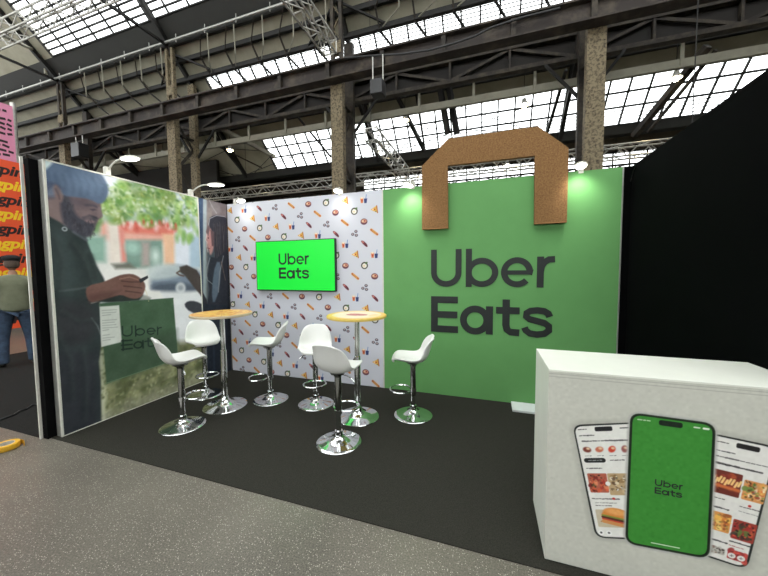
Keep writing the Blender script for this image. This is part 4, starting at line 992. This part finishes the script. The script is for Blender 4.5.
# green phone in front
GP = cz([(209, 97), (455, 130), (436, 524), (194, 478)])
A.poly(rrect([tuple(np.array(p)+np.array(d)) for p, d in zip(GP, ((-.012, .012), (.012, .012), (.012, -.012), (-.012, -.012)))], .06), (176, 176, 170), .006)
A.poly(rrect([tuple(np.array(p)+np.array(d)) for p, d in zip(GP, ((-.004, .004), (.004, .004), (.004, -.004), (-.004, -.004)))], .05), (40, 56, 36)); A.poly(rrect(GP, .046), (20, 28, 20)); A.poly(rrect([tuple(np.array(p)+np.array(d)) for p, d in zip(GP, ((.007, -.007), (-.007, -.007), (-.007, .007), (.007, .007)))], .040), (58, 136, 50))
A.poly(rrect([bil(GP, .35, .022), bil(GP, .635, .022), bil(GP, .635, .062), bil(GP, .35, .062)], .011), (16, 30, 18))
tl(GP, .09, .04, .24, .005, (220, 230, 214)); A.line([bil(GP, .77, .042), bil(GP, .83, .042)], .006, (216, 228, 210)); A.line([bil(GP, .88, .042), bil(GP, .93, .042)], .009, (230, 240, 226))
A.line([bil(GP, .32, .962), bil(GP, .66, .964)], .004, (226, 236, 222))
A.C += A.grain(2.5/255, .012, 3)[..., None]
A.build('front_print', PRINT, t, (kx0-4.63, 0, .012), (1, 0, 0), (0, 0, 1))
b = B(); box(b, kx0+.002, kx1-.002, ky0+.003, ky0+.02, .012, kh-.010); obj('front_panel', b, MAT['white'], t, world=True)
b0 = c(560+277/2.9375, 380+338/2.9375); 
lettering(t, MAT['letter'], lambda x, y, d: (kx0+b0[0]+x, ky0-.0006-d, .012+b0[1]+.010+y), .0785, .070, .0006)

# low white board on the carpet by the green wall
b = B(); box(b, 4.10, 4.62, -.24, -.01, .0065, .03); tag(obj('floor_board', b, MAT['offwhite'], loc=(4.36, -.12, .0065), bevel=.002), 'flat white board lying on the carpet against the foot of the green wall', 'board')

# roll of yellow tape
p = at(5, 448, 2, 0.0)
t = thing('tape_roll', 'roll of yellow tape lying on the terrazzo floor with a loose end', 'tape', (p[0]+.03, p[1], .0), R(20))
obj('tape', lathe(B(), [(.052, .002), (.080, .002), (.082, .006), (.082, .044), (.080, .048), (.052, .048), (.052, .002)], 40), MAT['tape'], t, smooth=True)
obj('core', lathe(B(), [(.046, .002), (.0515, .002), (.0515, .0485), (.046, .0485), (.046, .002)], 36), MAT['tapecore'], t, smooth=True)
b = B(); pts = [(.02, .081), (.06, .074), (.088, .062), (.100, .044), (.118, .034)]
A_ = [b.verts.new((x, y-.0, .044-.012*i/4)) for i, (x, y) in enumerate(pts)]; C_ = [b.verts.new((x, y, .004)) for x, y in pts]
for i in range(4): b.faces.new((A_[i], A_[i+1], C_[i+1], C_[i]))
o = obj('loose_end', b, MAT['tape'], t); m = o.modifiers.new('s', 'SOLIDIFY'); m.thickness = .0015

# black cable on neighbour carpet
pts = [at(u, v, 2, .012) for u, v in ((-12, 424), (0, 420), (8, 417), (14, 415), (20, 411), (27, 409), (33, 405), (40, 404))]
tag(obj('floor_cable', tube(B(), pts, .012, 8), MAT['blackplastic'], loc=tuple(pts[2]), smooth=True), 'black cable lying across the neighbouring black carpet', 'cable')
# thin wire hanging on the top of the black wall
pts = [at(u, v, 0, 5.194) for u, v in ((636, 164), (633, 172), (630, 184), (627, 196), (626, 212), (626, 232))]
tag(obj('hanging_wire', tube(B(), pts, .004, 6), MAT['blackplastic'], loc=tuple(pts[0]), smooth=True), 'thin black wire hanging down the black wall by the green corner', 'cable')

# ================================================================== NEIGHBOUR BANNER
BX = -7.7
t = thing('banner', 'tall orange and pink banner printed with slanting repeated words at the far left', 'banner', (BX, 0, 0))
ye = at(17.5, 160, 0, BX)[1]; zt = at(14, 107, 0, BX)[2]; zm = at(10, 161, 0, BX)[2]
b = B(); box(b, BX-.03, BX, -3.2, ye+.45, .15, zm); obj('orange_sheet', b, MAT['orange'], t, world=True)
b = B(); box(b, BX-.03, BX, -3.2, ye-.02, zm, zt); obj('pink_sheet', b, MAT['pink'], t, world=True)
Mx = lambda y, z: Matrix(((0, 0, 1, .002), (1, 0, 0, y), (0, 1, 0, z), (0, 0, 0, 1)))
rows_px = [(175, 0), (193, 1), (201.5, 0)]
k = 0; z = zm-.36
while z > .35:
    vv = 162+(zm-z)/.0257; yy_ = at(20+(vv-160)*.081, vv, 0, BX)[1]
    for word, yo in (('ingpin', yy_-.76), ('ingpin', yy_-2.0)):
        text_obj('printed_word', word, .35, MAT['blackink'] if k % 2 == 0 else MAT['yellowink'], t, Mx(yo+.04*((k*37) % 3-1), z), shear=.28, bold=.011)
    z -= .368; k += 1
z = zm+.12; k = 0; g = random.Random(4)
while z < zt-.1:
    b = B(); y = ye-1.3+.1*(k % 3)
    while y < ye-.12:
        l = g.uniform(.07, .16)
        bar(b, (BX+.004, y, z+g.uniform(-.02, .02)), (BX+.004, min(y+l, ye-.06), z+g.uniform(-.02, .02)), .004, .055); y += l+.035
    obj('printed_line', b, MAT['blackink'], t, world=True); z += .115 if k % 4 != 3 else .2; k += 1
b = B(); tube(b, [(BX-.10, ye+.03, 0), (BX-.10, ye+.03, zt+.12)], .055, 10); obj('pole', b, MAT['truss'], t, world=True, smooth=True)
b = B()
for zz in (zt-.1, zt-.55, zt-1.05, 3.2, 2.2): tube(b, [(BX-.10, ye+.03, zz), (BX-.10, ye+.03, zz+.05)], .068, 10)
obj('clamps', b, MAT['alu'], t, world=True, smooth=True)

# ================================================================== PERSON (seen from behind)
def skin(name, V, E, m, parent, sub=2, root=0):
    """V: (x,y,z,rx,ry)"""
    me = bpy.data.meshes.new(name); me.from_pydata([v[:3] for v in V], E, []); me.update()
    o = bpy.data.objects.new(name, me); COL.objects.link(o); o.parent = parent
    md = o.modifiers.new('skin', 'SKIN'); md.use_smooth_shade = True; md.branch_smoothing = .5
    sv = me.skin_vertices[0].data if me.skin_vertices else None
    if sv is None:
        dummy = bmesh.new(); dummy.from_mesh(me); dummy.verts.layers.skin.verify(); dummy.to_mesh(me); dummy.free(); sv = me.skin_vertices[0].data
    for i, v in enumerate(V): sv[i].radius = (v[3], v[4] if len(v) > 4 else v[3]); sv[i].use_root = (i == root)
    s = o.modifiers.new('sub', 'SUBSURF'); s.levels = s.render_levels = sub
    me.materials.append(m); return o
fd = (-1, .36)
pf = at(19.5, 365, 2, 0)
man = thing('person', 'person in olive T-shirt, blue jeans and black cap seen from behind', 'person', (pf[0], pf[1], .0065), face(*fd))
# local axes: +y = the way he faces, x = his right... z up
hgt = 1.86; k = hgt/1.8
def sc_(L): return [tuple(a*k for a in v) for v in L]
body = sc_([(0, 0, .98, .13, .11), (0, .0, 1.12, .135, .10), (0, -.01, 1.28, .15, .105), (0, -.02, 1.38, .10, .07), (0, -.01, 1.50, .05, .05), (0, .01, 1.57, .055, .055),
    (-.1, 0, .90, .09, .09), (-.125, .01, .70, .078, .078), (-.145, .02, .48, .056, .056), (-.155, -.01, .30, .05, .05), (-.165, -.03, .09, .036, .036),
    (.1, 0, .90, .09, .09), (.125, .01, .70, .078, .078), (.145, .02, .48, .056, .056), (.155, -.01, .30, .05, .05), (.165, -.03, .09, .036, .036),
    (-.17, -.02, 1.385, .05, .05), (-.255, -.03, 1.29, .045, .045), (-.30, -.01, 1.13, .042, .042), (-.24, .16, 1.10, .036, .036), (-.15, .30, 1.14, .026, .022),
    (.17, -.02, 1.385, .05, .05), (.255, -.03, 1.29, .045, .045), (.30, -.01, 1.13, .042, .042), (.24, .16, 1.10, .036, .036), (.15, .30, 1.14, .026, .022),
    (-.175, .10, .035, .04, .03), (.175, .10, .035, .04, .03)])
E = [(0, 1), (1, 2), (2, 3), (3, 4), (4, 5), (0, 6), (6, 7), (7, 8), (8, 9), (9, 10), (0, 11), (11, 12), (12, 13), (13, 14), (14, 15), (3, 16), (16, 17), (17, 18), (18, 19), (19, 20), (3, 21), (21, 22), (22, 23), (23, 24), (24, 25), (10, 26), (15, 27)]
skin('body', body, E, MAT['skin'], man)
# head
hb = bmesh.new(); bmesh.ops.create_uvsphere(hb, u_segments=32, v_segments=20, radius=1)
for v in hb.verts:
    x, y, z = v.co; sx = .078*(1-.16*max(0, -z)); v.co = (x*sx, y*.097*(1-.08*max(0, -z))+.012, z*.122)
    if y > .75 and abs(x) < .25 and -.35 < z < .15: v.co.y += .022*(1-abs(x)*4)
bmesh.ops.translate(hb, verts=hb.verts, vec=(0, .015, 1.665*k)); hd = obj('head', hb, MAT['skin'], man, smooth=True)
for sx in (-1, 1):
    e = bmesh.new(); bmesh.ops.create_uvsphere(e, u_segments=12, v_segments=8, radius=1); bmesh.ops.scale(e, vec=(.012, .02, .034), verts=e.verts); bmesh.ops.translate(e, verts=e.verts, vec=(sx*.082, .02, 1.66*k)); obj('ear', e, MAT['skin'], man, smooth=True)
    for f in range(4):   # fingers
        z = 1.155*k-.018*f; x = sx*(.14-.012)*k
        skin('finger', [(x, .31*k, z, .009), (x-sx*.02, .345*k, z-.004, .0085), (x-sx*.045, .36*k, z-.008, .008), (x-sx*.06, .345*k, z-.01, .0075)], [(0, 1), (1, 2), (2, 3)], MAT['skin'], man, 1)
    skin('thumb', [(sx*.14*k, .30*k, 1.17*k, .011), (sx*.12*k, .33*k, 1.195*k, .010), (sx*.10*k, .35*k, 1.20*k, .009)], [(0, 1), (1, 2)], MAT['skin'], man, 1)
h2 = bmesh.new(); bmesh.ops.create_uvsphere(h2, u_segments=28, v_segments=16, radius=1)
bmesh.ops.delete(h2, geom=[v for v in h2.verts if v.co.y > .35 or v.co.z < -.62], context='VERTS')
bmesh.ops.scale(h2, vec=(.084, .104, .128), verts=h2.verts); bmesh.ops.translate(h2, verts=h2.verts, vec=(0, .012, 1.665*k)); o = obj('hair', h2, MAT['hair'], man, smooth=True)
o.modifiers.new('s', 'SOLIDIFY').thickness = .006
cp = lathe(B(), [(0, .10), (.05, .097), (.085, .084), (.103, .06), (.106, .038), (.098, .018), (.088, .008), (.086, .0), (0, .0)], 36); bmesh.ops.scale(cp, vec=(1.0, 1.1, 1.0), verts=cp.verts); bmesh.ops.translate(cp, verts=cp.verts, vec=(0, .012, 1.71*k)); obj('cap', cp, MAT['hat'], man, smooth=True)
skin('shirt', sc_([(0, 0, .86, .16, .135), (0, 0, .94, .185, .145), (0, 0, 1.12, .185, .14), (0, -.01, 1.28, .19, .14), (0, -.02, 1.40, .135, .11), (0, -.01, 1.50, .072, .072), (-.175, -.02, 1.395, .078, .085), (-.255, -.03, 1.29, .075, .078), (-.285, -.025, 1.20, .072, .075), (.175, -.02, 1.395, .078, .085), (.255, -.03, 1.29, .075, .078), (.285, -.025, 1.20, .072, .075)]),
     [(0, 1), (1, 2), (2, 3), (3, 4), (4, 5), (4, 6), (6, 7), (7, 8), (4, 9), (9, 10), (10, 11)], MAT['shirt'], man)
skin('jeans', sc_([(0, 0, 1.0, .16, .13), (-.1, 0, .86, .105, .11), (-.125, .01, .68, .092, .095), (-.145, .02, .48, .073, .075), (-.155, -.01, .28, .07, .072), (-.165, -.02, .08, .066, .07), (-.165, -.02, .05, .064, .07), (.1, 0, .86, .105, .11), (.125, .01, .68, .092, .095), (.145, .02, .48, .073, .075), (.155, -.01, .28, .07, .072), (.165, -.02, .08, .066, .07), (.165, -.02, .05, .064, .07)]),
     [(0, 1), (1, 2), (2, 3), (3, 4), (4, 5), (5, 6), (0, 7), (7, 8), (8, 9), (9, 10), (10, 11), (11, 12)], MAT['jeans'], man)
for sx in (-1, 1):
    s_ = skin('shoe', [(sx*.17*k, -.075, .045, .042, .045), (sx*.172*k, .0, .048, .046, .046), (sx*.178*k, .10, .040, .046, .036), (sx*.182*k, .17, .034, .040, .030)], [(0, 1), (1, 2), (2, 3)], MAT['shoe'], man)

# ================================================================== LIGHT
w = bpy.data.worlds.new('overcast_sky'); scn.world = w; w.use_nodes = True
bg = w.node_tree.nodes['Background']; bg.inputs['Color'].default_value = (.97, .985, .965, 1); bg.inputs['Strength'].default_value = 4.2
def hall_lamp(x, y, z, e, s=1.2):
    t = thing('hall_light', 'x', 'lamp', (x, y, z)); return t
scn.view_settings.view_transform = 'Standard'; scn.view_settings.look = 'None'; scn.view_settings.exposure = 0.0; scn.view_settings.gamma = 1; scn.view_settings.use_curve_mapping = False
